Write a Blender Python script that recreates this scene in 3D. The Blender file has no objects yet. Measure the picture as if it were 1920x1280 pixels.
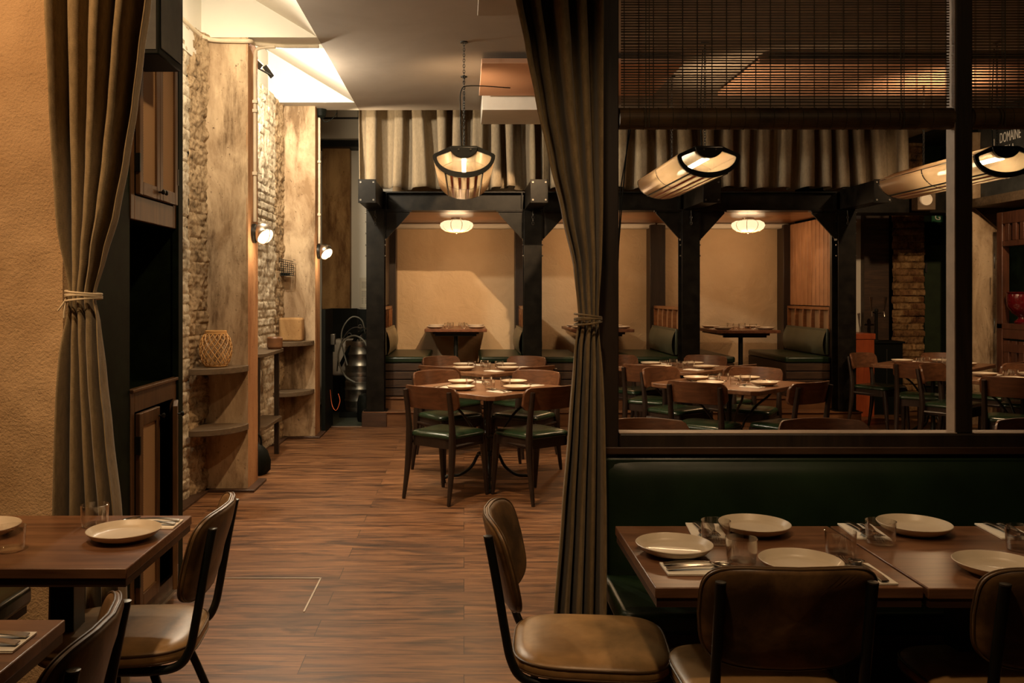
import bpy, bmesh, math, random
from mathutils import Vector, Matrix, noise
PI = math.pi
random.seed(7)
S = bpy.context.scene
C = S.collection

# ------------------------------------------------------------------ camera, world, exposure
cd = bpy.data.cameras.new('camera'); cam = bpy.data.objects.new('camera', cd); C.objects.link(cam)
cam.location = (0, 0, 1.48); cam.rotation_euler = (PI/2, 0, 0)
cd.lens = 30.94; cd.sensor_width = 36; cd.shift_x = 0.0469; cd.shift_y = -0.0469
cd.clip_start = 0.05; cd.clip_end = 60
S.camera = cam
w = bpy.data.worlds.new('world'); S.world = w; w.use_nodes = True
w.node_tree.nodes['Background'].inputs[0].default_value = (1.0, 0.72, 0.42, 1)
w.node_tree.nodes['Background'].inputs[1].default_value = 0.006
S.view_settings.view_transform = 'Standard'; S.view_settings.look = 'None'
S.view_settings.gamma = 1; S.view_settings.use_curve_mapping = False
S.view_settings.exposure = 0.0
S.cycles.caustics_reflective = False; S.cycles.caustics_refractive = False
S.cycles.sample_clamp_indirect = 2.0; S.cycles.sample_clamp_direct = 0
S.cycles.max_bounces = 8; S.cycles.transparent_max_bounces = 16

WARM = (1.0, 0.65, 0.35); WARMW = (1.0, 0.76, 0.48); AMBER = (1.0, 0.60, 0.30)

def lamp(name, kind, loc, power, color=WARM, aim=None, size=0.1, angle=70, blend=0.6):
    l = bpy.data.lights.new(name, kind); l.energy = power; l.color = color
    if kind == 'AREA': l.size = size
    else: l.shadow_soft_size = size
    if kind == 'SPOT': l.spot_size = math.radians(angle); l.spot_blend = blend
    o = bpy.data.objects.new(name, l); C.objects.link(o); o.location = loc
    if aim is not None:
        o.rotation_euler = (Vector(aim) - Vector(loc)).to_track_quat('-Z', 'Y').to_euler()
    return o

# unseen spots without fittings, placed to match lit surfaces; some are added fill
lamp('spot_left_wall', 'SPOT', (-1.95, 1.9, 3.1), 120, AMBER, (-1.6, 3.25, 2.2), 0.05, 100, 0.9)
lamp('spot_left_table', 'SPOT', (-1.15, 1.9, 2.9), 85, WARM, (-1.15, 2.7, 0.75), 0.05, 75, 0.9)
lamp('spot_right_tables', 'SPOT', (1.15, 2.5, 2.95), 34, WARM, (1.15, 2.4, 0.75), 0.05, 70, 0.9)
lamp('spot_right_front', 'SPOT', (0.1, 1.3, 2.95), 62, WARM, (0.45, 2.8, 0.7), 0.06, 80, 0.9)
lamp('fill_blinds', 'SPOT', (1.7, 1.0, 3.1), 13, WARM, (1.35, 3.2, 1.9), 0.05, 80, 0.9)  # added fill from the front to brighten the blind roll and post
lamp('spot_pier_near', 'SPOT', (-1.0, 4.7, 3.3), 150, WARMW, (-1.85, 6.6, 2.75), 0.04, 52, 0.8)
lamp('spot_pier_far', 'SPOT', (-1.05, 7.3, 3.3), 105, WARMW, (-1.75, 9.0, 2.75), 0.04, 52, 0.8)
lamp('spot_aisle_floor', 'SPOT', (-0.4, 5.0, 3.35), 230, WARM, (-0.4, 6.6, 0), 0.05, 85, 0.9)
lamp('fill_cabinet', 'SPOT', (-0.3, 3.3, 3.3), 60, WARM, (-1.45, 4.1, 1.2), 0.05, 80, 0.9)  # added fill to brighten the cabinet doors
lamp('spot_front_floor', 'SPOT', (-0.1, 3.7, 3.3), 75, WARM, (-0.2, 4.2, 0), 0.06, 75, 0.9)
lamp('spot_table_near', 'SPOT', (0.1, 6.2, 3.35), 88, WARM, (0.2, 6.9, 0.7), 0.04, 50, 0.9)
lamp('spot_table_far', 'SPOT', (0.2, 8.0, 3.35), 85, WARM, (0.2, 8.6, 0.7), 0.04, 55, 0.9)
lamp('spot_window_tables', 'SPOT', (2.2, 6.6, 3.35), 95, WARM, (2.2, 7.6, 0.7), 0.04, 70, 0.9)
lamp('spot_right_side', 'SPOT', (4.7, 7.4, 3.2), 180, WARM, (5.6, 9.6, 1.5), 0.04, 90, 0.9)
lamp('spot_curtain', 'SPOT', (-1.35, 8.95, 3.0), 62, WARMW, (-0.6, 9.75, 3.05), 0.03, 110, 0.7)
lamp('spot_curtain_right', 'SPOT', (0.95, 9.0, 3.3), 16, WARMW, (1.6, 9.75, 3.0), 0.03, 130, 0.7)
lamp('spot_booth', 'SPOT', (0.75, 7.0, 3.3), 560, WARM, (-0.1, 11.7, 1.4), 0.02, 26, 0.2)
lamp('coffer_uplight_a', 'POINT', (-1.60, 7.3, 3.30), 230, (1.0, 0.85, 0.64), None, 0.05)
lamp('coffer_uplight_b', 'POINT', (-1.5, 5.3, 3.30), 55, (1.0, 0.85, 0.64), None, 0.05)

# ------------------------------------------------------------------ materials
def nodes(name):
    m = bpy.data.materials.new(name); m.use_nodes = True
    nt = m.node_tree; b = nt.nodes['Principled BSDF']
    return m, nt, b
def N(nt, t, **kw):
    n = nt.nodes.new(t)
    for k, v in kw.items():
        if k.startswith('_'): setattr(n, k[1:], v)
        else: n.inputs[k.replace('__', ' ')].default_value = v
    return n
def coords(nt, scale=(1, 1, 1), rot=(0, 0, 0)):
    tc = nt.nodes.new('ShaderNodeTexCoord'); mp = nt.nodes.new('ShaderNodeMapping')
    mp.inputs['Scale'].default_value = scale; mp.inputs['Rotation'].default_value = rot
    nt.links.new(tc.outputs['Object'], mp.inputs['Vector']); return mp.outputs[0]
def ramp(nt, fac, stops):
    r = nt.nodes.new('ShaderNodeValToRGB'); e = r.color_ramp.elements
    while len(e) < len(stops): e.new(0.5)
    for i, (p, c) in enumerate(stops): e[i].position = p; e[i].color = (*c, 1)
    nt.links.new(fac, r.inputs[0]); return r.outputs[0]
def bump(nt, b, h, strength=0.3, dist=0.01, prev=None):
    n = N(nt, 'ShaderNodeBump', Strength=strength, Distance=dist)
    nt.links.new(h, n.inputs['Height'])
    if prev: nt.links.new(prev, n.inputs['Normal'])
    nt.links.new(n.outputs[0], b.inputs['Normal']); return n.outputs[0]
def mix(nt, a, b_, f, blend='MIX'):
    n = nt.nodes.new('ShaderNodeMix'); n.data_type = 'RGBA'; n.blend_type = blend
    for sock, v in ((n.inputs[0], f), (n.inputs[6], a), (n.inputs[7], b_)):
        if isinstance(v, (int, float)): sock.default_value = v
        elif isinstance(v, tuple): sock.default_value = (*v, 1)
        else: nt.links.new(v, sock)
    return n.outputs[2]
def noisetex(nt, vec, scale, detail=6, rough=0.6, dist=0.0):
    n = N(nt, 'ShaderNodeTexNoise', Scale=scale, Detail=detail, Roughness=rough, Distortion=dist)
    nt.links.new(vec, n.inputs['Vector']); return n.outputs[0]

def plain(name, col, rough=0.5, metal=0.0, coat=0.0, var=0.0, spec=None):
    m, nt, b = nodes(name)
    b.inputs['Roughness'].default_value = rough; b.inputs['Metallic'].default_value = metal
    b.inputs['Coat Weight'].default_value = coat
    if spec is not None: b.inputs['Specular IOR Level'].default_value = spec
    v = coords(nt); f = noisetex(nt, v, 9, 4)
    lo = tuple(c*(1-var) for c in col); hi = tuple(min(1, c*(1+var)) for c in col)
    nt.links.new(ramp(nt, f, [(0.35, lo), (0.65, hi)]), b.inputs['Base Color'])
    return m
def wood(name, dark, light, rough=0.35, scale=1.0, axis='X', bmp=0.15, knots=True):
    m, nt, b = nodes(name)
    s = {'X': (1.2, 14, 14), 'Y': (14, 1.2, 14), 'Z': (14, 14, 1.2)}[axis]
    v = coords(nt, tuple(k*scale for k in s)); f = noisetex(nt, v, 2.2, 8, 0.62, 0.6)
    v2 = coords(nt, (1.5, 1.5, 1.5)); g = noisetex(nt, v2, 2.0, 3)
    mid = tuple((a+c)/2 for a, c in zip(dark, light))
    c1 = ramp(nt, f, [(0.25, dark), (0.48, mid), (0.72, light)])
    c2 = ramp(nt, g, [(0.3, (0.62, 0.6, 0.58)), (0.7, (1, 1, 1))])
    nt.links.new(mix(nt, c1, c2, 1.0, 'MULTIPLY'), b.inputs['Base Color'])
    b.inputs['Roughness'].default_value = rough; bump(nt, b, f, bmp, 0.003)
    return m
def fabric(name, dark, light, weave=420):
    m, nt, b = nodes(name)
    v = coords(nt, (1, 1, 0.35)); f = noisetex(nt, v, 60, 5, 0.7)
    v2 = coords(nt); w_ = N(nt, 'ShaderNodeTexWave', _wave_type='BANDS', _bands_direction='Z', Scale=weave/6, Distortion=0.6)
    nt.links.new(v2, w_.inputs['Vector'])
    nt.links.new(ramp(nt, f, [(0.3, dark), (0.7, light)]), b.inputs['Base Color'])
    b.inputs['Roughness'].default_value = 0.95; b.inputs['Sheen Weight'].default_value = 0.15
    b.inputs['Specular IOR Level'].default_value = 0.15
    bump(nt, b, w_.outputs[0], 0.25, 0.001)
    return m
def leather(name, dark, light, rough=0.38, scale=5, bmp=0.12, lo=0.35, hi=0.68):
    m, nt, b = nodes(name)
    v = coords(nt); f = noisetex(nt, v, scale, 6, 0.6, 0.3); g = noisetex(nt, v, 70, 4)
    nt.links.new(ramp(nt, f, [(lo, dark), (hi, light)]), b.inputs['Base Color'])
    b.inputs['Roughness'].default_value = rough
    nb = bump(nt, b, f, 0.15, 0.01); bump(nt, b, g, bmp, 0.002, nb)
    return m
def emit(name, col, strength):
    m, nt, b = nodes(name)
    b.inputs['Base Color'].default_value = (*col, 1)
    b.inputs['Emission Color'].default_value = (*col, 1); b.inputs['Emission Strength'].default_value = strength
    return m
def glass(name, col=(1, 1, 1), rough=0.0):
    m, nt, b = nodes(name); out = nt.nodes['Material Output']
    nt.nodes.remove(b)
    gl = N(nt, 'ShaderNodeBsdfGlossy', Roughness=0.03); gl.inputs[0].default_value = (1, 0.97, 0.92, 1)
    tr = nt.nodes.new('ShaderNodeBsdfTransparent'); tr.inputs[0].default_value = (*col, 1)
    fr = N(nt, 'ShaderNodeLayerWeight', Blend=0.5)
    mr = N(nt, 'ShaderNodeMapRange'); mr.inputs['To Min'].default_value = 0.06; mr.inputs['To Max'].default_value = 0.95
    pw = N(nt, 'ShaderNodeMath', _operation='POWER'); pw.inputs[1].default_value = 1.8; nt.links.new(fr.outputs['Facing'], pw.inputs[0]); nt.links.new(pw.outputs[0], mr.inputs['Value'])
    ms = nt.nodes.new('ShaderNodeMixShader'); nt.links.new(mr.outputs[0], ms.inputs[0])
    nt.links.new(tr.outputs[0], ms.inputs[1]); nt.links.new(gl.outputs[0], ms.inputs[2])
    nt.links.new(ms.outputs[0], out.inputs[0]); return m
def diffuser(name, col, clear=0.3, ribs=90, direction='Y', em=0.0):
    """ribbed translucent plastic"""
    m, nt, b = nodes(name); out = nt.nodes['Material Output']; nt.nodes.remove(b)
    tl = nt.nodes.new('ShaderNodeBsdfTranslucent'); tl.inputs[0].default_value = (*col, 1)
    df = nt.nodes.new('ShaderNodeBsdfDiffuse'); df.inputs[0].default_value = (*col, 1)
    gl = N(nt, 'ShaderNodeBsdfGlossy', Roughness=0.18); tp = nt.nodes.new('ShaderNodeBsdfTransparent')
    wv = N(nt, 'ShaderNodeTexWave', _wave_type='BANDS', _bands_direction=direction, Scale=ribs/6.28)
    nt.links.new(coords(nt), wv.inputs['Vector'])
    bp = N(nt, 'ShaderNodeBump', Strength=0.6, Distance=0.004); nt.links.new(wv.outputs[0], bp.inputs['Height'])
    for n in (tl, gl, df): nt.links.new(bp.outputs[0], n.inputs['Normal'])
    a = N(nt, 'ShaderNodeMixShader', Fac=0.35); nt.links.new(tl.outputs[0], a.inputs[1]); nt.links.new(df.outputs[0], a.inputs[2])
    c = N(nt, 'ShaderNodeMixShader', Fac=0.12); nt.links.new(a.outputs[0], c.inputs[1]); nt.links.new(gl.outputs[0], c.inputs[2])
    mr = N(nt, 'ShaderNodeMapRange'); mr.inputs['To Min'].default_value = max(0, clear-0.2); mr.inputs['To Max'].default_value = min(1, clear+0.2)
    nt.links.new(wv.outputs[0], mr.inputs['Value'])
    d = nt.nodes.new('ShaderNodeMixShader'); nt.links.new(mr.outputs[0], d.inputs[0]); nt.links.new(c.outputs[0], d.inputs[1]); nt.links.new(tp.outputs[0], d.inputs[2])
    nt.links.new(d.outputs[0], out.inputs[0]); return m

def plaster_mat(name, dark, light, scale=1.0, grain=0.6, gscale=110, patch=0.35, marks=0.0):
    m, nt, b = nodes(name); v = coords(nt)
    f = noisetex(nt, v, 2.2*scale, 5, 0.6, 0.4); g = noisetex(nt, v, gscale, 5, 0.65); h = noisetex(nt, v, 9*scale, 6, 0.6, 0.8)
    c = ramp(nt, f, [(0.3, dark), (0.7, light)])
    nt.links.new(c, b.inputs['Base Color']); b.inputs['Roughness'].default_value = 0.9
    b.inputs['Specular IOR Level'].default_value = 0.2
    nb = bump(nt, b, h, patch, 0.03); bump(nt, b, g, grain, 0.007, nb)
    return m
def concrete_mat(name, a, c, dirt):
    m, nt, b = nodes(name); v = coords(nt, (1, 1, 0.45))
    f = noisetex(nt, v, 3.0, 8, 0.65, 0.6); v2 = coords(nt); g = noisetex(nt, v2, 34, 6, 0.75)
    s = noisetex(nt, coords(nt, (1, 1, 0.2)), 5, 6, 0.7)
    c1 = ramp(nt, f, [(0.36, a), (0.60, c)])
    pits = ramp(nt, g, [(0.32, (0.10, 0.07, 0.05)), (0.39, (1, 1, 1))])
    st = ramp(nt, s, [(0.36, dirt), (0.50, (1, 1, 1))])
    c2 = mix(nt, c1, pits, 0.85, 'MULTIPLY'); c3 = mix(nt, c2, st, 0.8, 'MULTIPLY')
    nt.links.new(c3, b.inputs['Base Color']); b.inputs['Roughness'].default_value = 0.88
    b.inputs['Specular IOR Level'].default_value = 0.25
    bump(nt, b, g, 0.5, 0.006); return m
def rock_mat(name, a, c, dk):
    m, nt, b = nodes(name); v = coords(nt)
    f = noisetex(nt, v, 7, 8, 0.7, 0.5); g = noisetex(nt, v, 30, 8, 0.75)
    c1 = ramp(nt, f, [(0.32, dk), (0.45, a), (0.7, c)])
    c2 = ramp(nt, g, [(0.33, (0.25, 0.18, 0.12)), (0.5, (1, 1, 1))])
    nt.links.new(mix(nt, c1, c2, 0.8, 'MULTIPLY'), b.inputs['Base Color']); b.inputs['Roughness'].default_value = 0.92
    b.inputs['Specular IOR Level'].default_value = 0.2
    bump(nt, b, g, 0.8, 0.012); return m
def brick_tint(m, a, c, d):
    nt = m.node_tree; b = nt.nodes['Principled BSDF']; old = b.inputs['Base Color'].links[0].from_socket
    bk = N(nt, 'ShaderNodeTexBrick', Scale=1.0); bk.inputs['Brick Width'].default_value = .2; bk.inputs['Row Height'].default_value = .085
    bk.inputs['Mortar Size'].default_value = .012; bk.inputs['Bias'].default_value = -.2
    for k, v in (('Color1', a), ('Color2', c), ('Mortar', d)): bk.inputs[k].default_value = (*v, 1)
    nt.links.new(coords(nt, rot=(-PI/2, 0, 0)), bk.inputs['Vector'])
    nt.links.new(mix(nt, old, bk.outputs['Color'], 1.0, 'MULTIPLY'), b.inputs['Base Color'])
def floor_mat(name, c1, c2, c3, rough=0.32):
    m, nt, b = nodes(name)
    v = coords(nt)
    bk = N(nt, 'ShaderNodeTexBrick', Scale=1.0)
    bk.inputs['Brick Width'].default_value = 1.75; bk.inputs['Row Height'].default_value = 0.19
    bk.inputs['Mortar Size'].default_value = 0.0016; bk.inputs['Mortar Smooth'].default_value = 0.2; bk.inputs['Bias'].default_value = 0.0
    bk.offset = 0.37; bk.offset_frequency = 2
    bk.inputs['Color1'].default_value = (0.2, 0.2, 0.2, 1); bk.inputs['Color2'].default_value = (0.8, 0.8, 0.8, 1); bk.inputs['Mortar'].default_value = (0.5, 0.5, 0.5, 1)
    nt.links.new(v, bk.inputs['Vector'])
    add = N(nt, 'ShaderNodeVectorMath', _operation='MULTIPLY_ADD'); add.inputs[1].default_value = (7, 13, 3)
    nt.links.new(bk.outputs['Color'], add.inputs[0]); nt.links.new(v, add.inputs[2])
    mp = N(nt, 'ShaderNodeMapping'); mp.inputs['Scale'].default_value = (0.9, 11, 1); nt.links.new(add.outputs[0], mp.inputs[0])
    g = noisetex(nt, mp.outputs[0], 2.4, 9, 0.66, 0.9)
    mp2 = N(nt, 'ShaderNodeMapping'); mp2.inputs['Scale'].default_value = (1.0, 4, 1); nt.links.new(add.outputs[0], mp2.inputs[0])
    g2 = noisetex(nt, mp2.outputs[0], 1.7, 4, 0.6, 1.2)
    col = ramp(nt, g, [(0.33, c1), (0.46, c2), (0.66, c3)])
    blot = ramp(nt, g2, [(0.33, (0.22, 0.18, 0.16)), (0.5, (1, 1, 1))])
    tone = ramp(nt, bk.outputs['Color'], [(0.2, (0.72, 0.70, 0.68)), (0.8, (1.0, 1.0, 1.0))])
    col = mix(nt, mix(nt, col, blot, 0.85, 'MULTIPLY'), tone, 1.0, 'MULTIPLY')
    col = mix(nt, col, (0.02, 0.01, 0.006), bk.outputs['Fac'])
    nt.links.new(col, b.inputs['Base Color'])
    rr = N(nt, 'ShaderNodeMapRange'); rr.inputs['To Min'].default_value = rough; rr.inputs['To Max'].default_value = rough+0.2
    nt.links.new(g, rr.inputs['Value']); nt.links.new(rr.outputs[0], b.inputs['Roughness'])
    nb = bump(nt, b, g, 0.12, 0.003)
    inv = N(nt, 'ShaderNodeMath', _operation='SUBTRACT'); inv.inputs[0].default_value = 1; nt.links.new(bk.outputs['Fac'], inv.inputs[1])
    bump(nt, b, inv.outputs[0], 0.5, 0.003, nb)
    return m
def rattan_mat(name, a, c):
    m, nt, b = nodes(name); v = coords(nt)
    ck = N(nt, 'ShaderNodeTexChecker', Scale=170); nt.links.new(v, ck.inputs['Vector'])
    ck.inputs['Color1'].default_value = (*a, 1); ck.inputs['Color2'].default_value = (*c, 1)
    nt.links.new(ck.outputs['Color'], b.inputs['Base Color']); b.inputs['Roughness'].default_value = 0.7
    bump(nt, b, ck.outputs['Fac'], 0.4, 0.002); return m

M = {}
M['floor'] = floor_mat('oak_floor', (0.030, 0.013, 0.006), (0.17, 0.075, 0.031), (0.34, 0.17, 0.075))
M['dark_floor'] = plain('vinyl_floor', (0.035, 0.042, 0.028), 0.5, var=0.3)
M['plaster'] = plaster_mat('ochre_plaster', (0.42, 0.27, 0.135), (0.60, 0.42, 0.24), 1.0, 1.0, 95, 0.22)
M['booth_plaster'] = plaster_mat('cream_plaster', (0.60, 0.44, 0.27), (0.70, 0.53, 0.34), 0.8, 0.12, 60, 0.5)
M['ceiling'] = plaster_mat('painted_ceiling', (0.29, 0.25, 0.21), (0.36, 0.31, 0.26), 0.5, 0.05, 60, 0.05)
M['cream'] = plaster_mat('cream_paint', (0.70, 0.66, 0.57), (0.76, 0.72, 0.62), 0.6, 0.05, 60, 0.05)
M['salmon'] = plaster_mat('salmon_board', (0.62, 0.36, 0.24), (0.66, 0.40, 0.27), 0.6, 0.05, 60, 0.05)
M['concrete'] = concrete_mat('bare_concrete', (0.24, 0.155, 0.085), (0.56, 0.42, 0.27), (0.20, 0.145, 0.09))
M['concrete_dark'] = concrete_mat('rusty_concrete', (0.26, 0.14, 0.055), (0.46, 0.28, 0.12), (0.3, 0.2, 0.1))
M['pier_edge'] = concrete_mat('timber_edge', (0.34, 0.16, 0.07), (0.46, 0.25, 0.12), (0.5, 0.4, 0.3))
M['brick_white'] = rock_mat('limewashed_brick', (0.50, 0.42, 0.30), (0.78, 0.70, 0.55), (0.14, 0.10, 0.06))
M['brick_brown'] = rock_mat('broken_brick', (0.30, 0.21, 0.12), (0.52, 0.39, 0.24), (0.05, 0.035, 0.02))
M['brick_yellow'] = rock_mat('yellow_stock_brick', (0.24, 0.15, 0.07), (0.44, 0.30, 0.15), (0.03, 0.02, 0.015))
brick_tint(M['brick_yellow'], (1.0, 0.95, 0.9), (0.30, 0.12, 0.10), (0.7, 0.6, 0.5))
M['curtain'] = fabric('olive_linen', (0.17, 0.125, 0.065), (0.28, 0.21, 0.115))
M['valance'] = fabric('beige_linen', (0.25, 0.20, 0.135), (0.36, 0.29, 0.20))
M['table'] = wood('walnut_table', (0.085, 0.036, 0.017), (0.30, 0.145, 0.07), 0.33, 0.8, 'X', 0.05)
M['tabley'] = wood('walnut_table_rotated', (0.085, 0.03, 0.014), (0.27, 0.105, 0.048), 0.33, 0.8, 'Y', 0.05)
M['tedge'] = wood('dark_table_edge', (0.03, 0.014, 0.008), (0.09, 0.045, 0.025), 0.45)
M['dkwood'] = wood('dark_stained_wood', (0.012, 0.008, 0.006), (0.045, 0.028, 0.018), 0.42, 1, 'Z', 0.15)
M['chairwood'] = wood('chair_wood', (0.014, 0.009, 0.007), (0.042, 0.026, 0.018), 0.35, 1, 'Z', 0.08)
M['backwood'] = wood('bent_backrest_wood', (0.075, 0.030, 0.014), (0.21, 0.09, 0.042), 0.30, 1, 'X', 0.05)
M['plank'] = wood('bench_plank', (0.015, 0.009, 0.005), (0.10, 0.05, 0.024), 0.55, 1, 'X', 0.4)
M['stepwood'] = wood('step_board', (0.12, 0.05, 0.02), (0.24, 0.11, 0.045), 0.4, 1, 'X', 0.1)
M['redwood'] = wood('orange_red_board', (0.30, 0.05, 0.015), (0.50, 0.11, 0.03), 0.4, 1, 'Z', 0.1)
M['mahog'] = wood('dresser_wood', (0.035, 0.014, 0.008), (0.13, 0.05, 0.026), 0.4, 1, 'Z', 0.2)
M['cabwood'] = wood('cabinet_oak', (0.07, 0.034, 0.013), (0.21, 0.11, 0.045), 0.45, 1, 'Z', 0.3)
M['soffit'] = wood('booth_soffit_wood', (0.16, 0.06, 0.02), (0.34, 0.15, 0.06), 0.3, 1, 'X', 0.1)
M['panelwood'] = wood('booth_board', (0.36, 0.17, 0.08), (0.52, 0.28, 0.14), 0.5, 1, 'Z', 0.2)
M['shelf'] = wood('shelf_board', (0.06, 0.04, 0.022), (0.17, 0.115, 0.065), 0.6, 1, 'X', 0.2)
M['rattan'] = rattan_mat('woven_cane', (0.32, 0.19, 0.085), (0.52, 0.33, 0.17))
M['cane'] = plain('cane_strip', (0.50, 0.28, 0.10), 0.5, var=0.25)
M['bamboo'] = plain('bamboo_slat', (0.085, 0.050, 0.020), 0.5, var=0.45)
M['twine'] = plain('blind_twine', (0.05, 0.05, 0.03), 0.8)
M['cord'] = plain('pale_cord', (0.60, 0.50, 0.34), 0.8)
M['green'] = leather('green_vinyl', (0.006, 0.016, 0.006), (0.013, 0.031, 0.012), 0.36, 3)
M['greenseat'] = leather('green_seat_vinyl', (0.008, 0.019, 0.009), (0.018, 0.038, 0.018), 0.25, 4, 0.04)
M['padgrey'] = leather('olive_pad_vinyl', (0.045, 0.050, 0.030), (0.075, 0.080, 0.050), 0.4, 3)
M['padcream'] = leather('pale_pad_vinyl', (0.26, 0.23, 0.14), (0.34, 0.30, 0.19), 0.45, 3)
M['tan'] = leather('worn_tan_leather', (0.15, 0.095, 0.036), (0.46, 0.265, 0.105), 0.36, 4.5, 0.15, 0.30, 0.62)
M['tanback'] = leather('worn_back_leather', (0.075, 0.042, 0.018), (0.31, 0.17, 0.068), 0.42, 6, 0.15, 0.38, 0.66)
M['piping'] = plain('leather_piping', (0.10, 0.055, 0.02), 0.4)
M['blackmetal'] = plain('black_metal', (0.008, 0.009, 0.007), 0.4, 0.0, var=0.2, spec=0.4)
M['steel'] = plain('mill_scale_steel', (0.007, 0.0058, 0.0042), 0.42, 0.0, var=0.6, spec=0.14)
M['bolt'] = plain('bolt_steel', (0.16, 0.15, 0.13), 0.4, 0.9)
M['brushed'] = plain('brushed_steel', (0.62, 0.56, 0.48), 0.3, 1.0, var=0.1)
M['chrome'] = plain('cutlery_steel', (0.42, 0.38, 0.32), 0.22, 1.0)
M['black'] = plain('black_board', (0.005, 0.006, 0.0045), 0.6, spec=0.1)
M['darkgreen'] = plain('dark_green_paint', (0.006, 0.011, 0.005), 0.6, var=0.4, spec=0.1)
M['doorgreen'] = plain('door_green_paint', (0.022, 0.034, 0.014), 0.5, var=0.2)
M['stone'] = plain('stoneware_glaze', (0.62, 0.53, 0.40), 0.36, 0, 0.1, 0.05)
M['napkin'] = plain('napkin_cloth', (0.86, 0.80, 0.68), 0.9, var=0.04)
M['glass'] = glass('tumbler_glass')
M['pipe'] = plain('painted_pipe', (0.62, 0.52, 0.37), 0.5, var=0.1)
M['white'] = plain('white_paint', (0.72, 0.68, 0.60), 0.6, var=0.03)
M['chalk'] = plain('chalk', (0.85, 0.82, 0.74), 0.9)
M['slate'] = plain('blackboard', (0.035, 0.036, 0.032), 0.6, var=0.3)
M['redglaze'] = plain('red_glaze', (0.085, 0.004, 0.006), 0.15, 0, 0.4, 0.1)
M['paper'] = plain('paper', (0.62, 0.56, 0.44), 0.8)
M['ink'] = plain('grey_ink', (0.16, 0.13, 0.10), 0.8)
M['orange'] = plain('orange_cable', (0.8, 0.16, 0.05), 0.5)
M['hose'] = plain('grey_hose', (0.19, 0.185, 0.15), 0.4)
M['kegsteel'] = plain('keg_steel', (0.40, 0.38, 0.32), 0.33, 1.0, var=0.25)
M['exitgreen'] = emit('exit_green', (0.03, 0.12, 0.05), 0.02)
M['tube'] = emit('lamp_tube', (1.0, 0.80, 0.50), 60)
M['lens'] = emit('sconce_lens', (1.0, 0.74, 0.45), 7)
M['shell'] = emit('lit_glass_shell', (1.0, 0.74, 0.42), 1.25)
M['bulb'] = emit('lit_bulb', (1.0, 0.80, 0.5), 30)
M['diff'] = diffuser('ribbed_side_plastic', (0.86, 0.64, 0.40), 0.12, 240, 'Y')
M['diffend'] = diffuser('ribbed_end_plastic', (0.86, 0.64, 0.40), 0.62, 420, 'X')
M['louvre'] = diffuser('pale_louvre', (0.95, 0.80, 0.56), 0.05, 160, 'Y')
M['shojiglow'] = diffuser('shoji_pane', (0.80, 0.56, 0.34), 0.05, 90, 'X')
M['lit_face'] = plain('lit_timber_tint', (0.36, 0.27, 0.20), 0.5, var=0.15)  # paler tint painting in the light on post side and sill top
M['screw'] = M['bolt']

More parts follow.
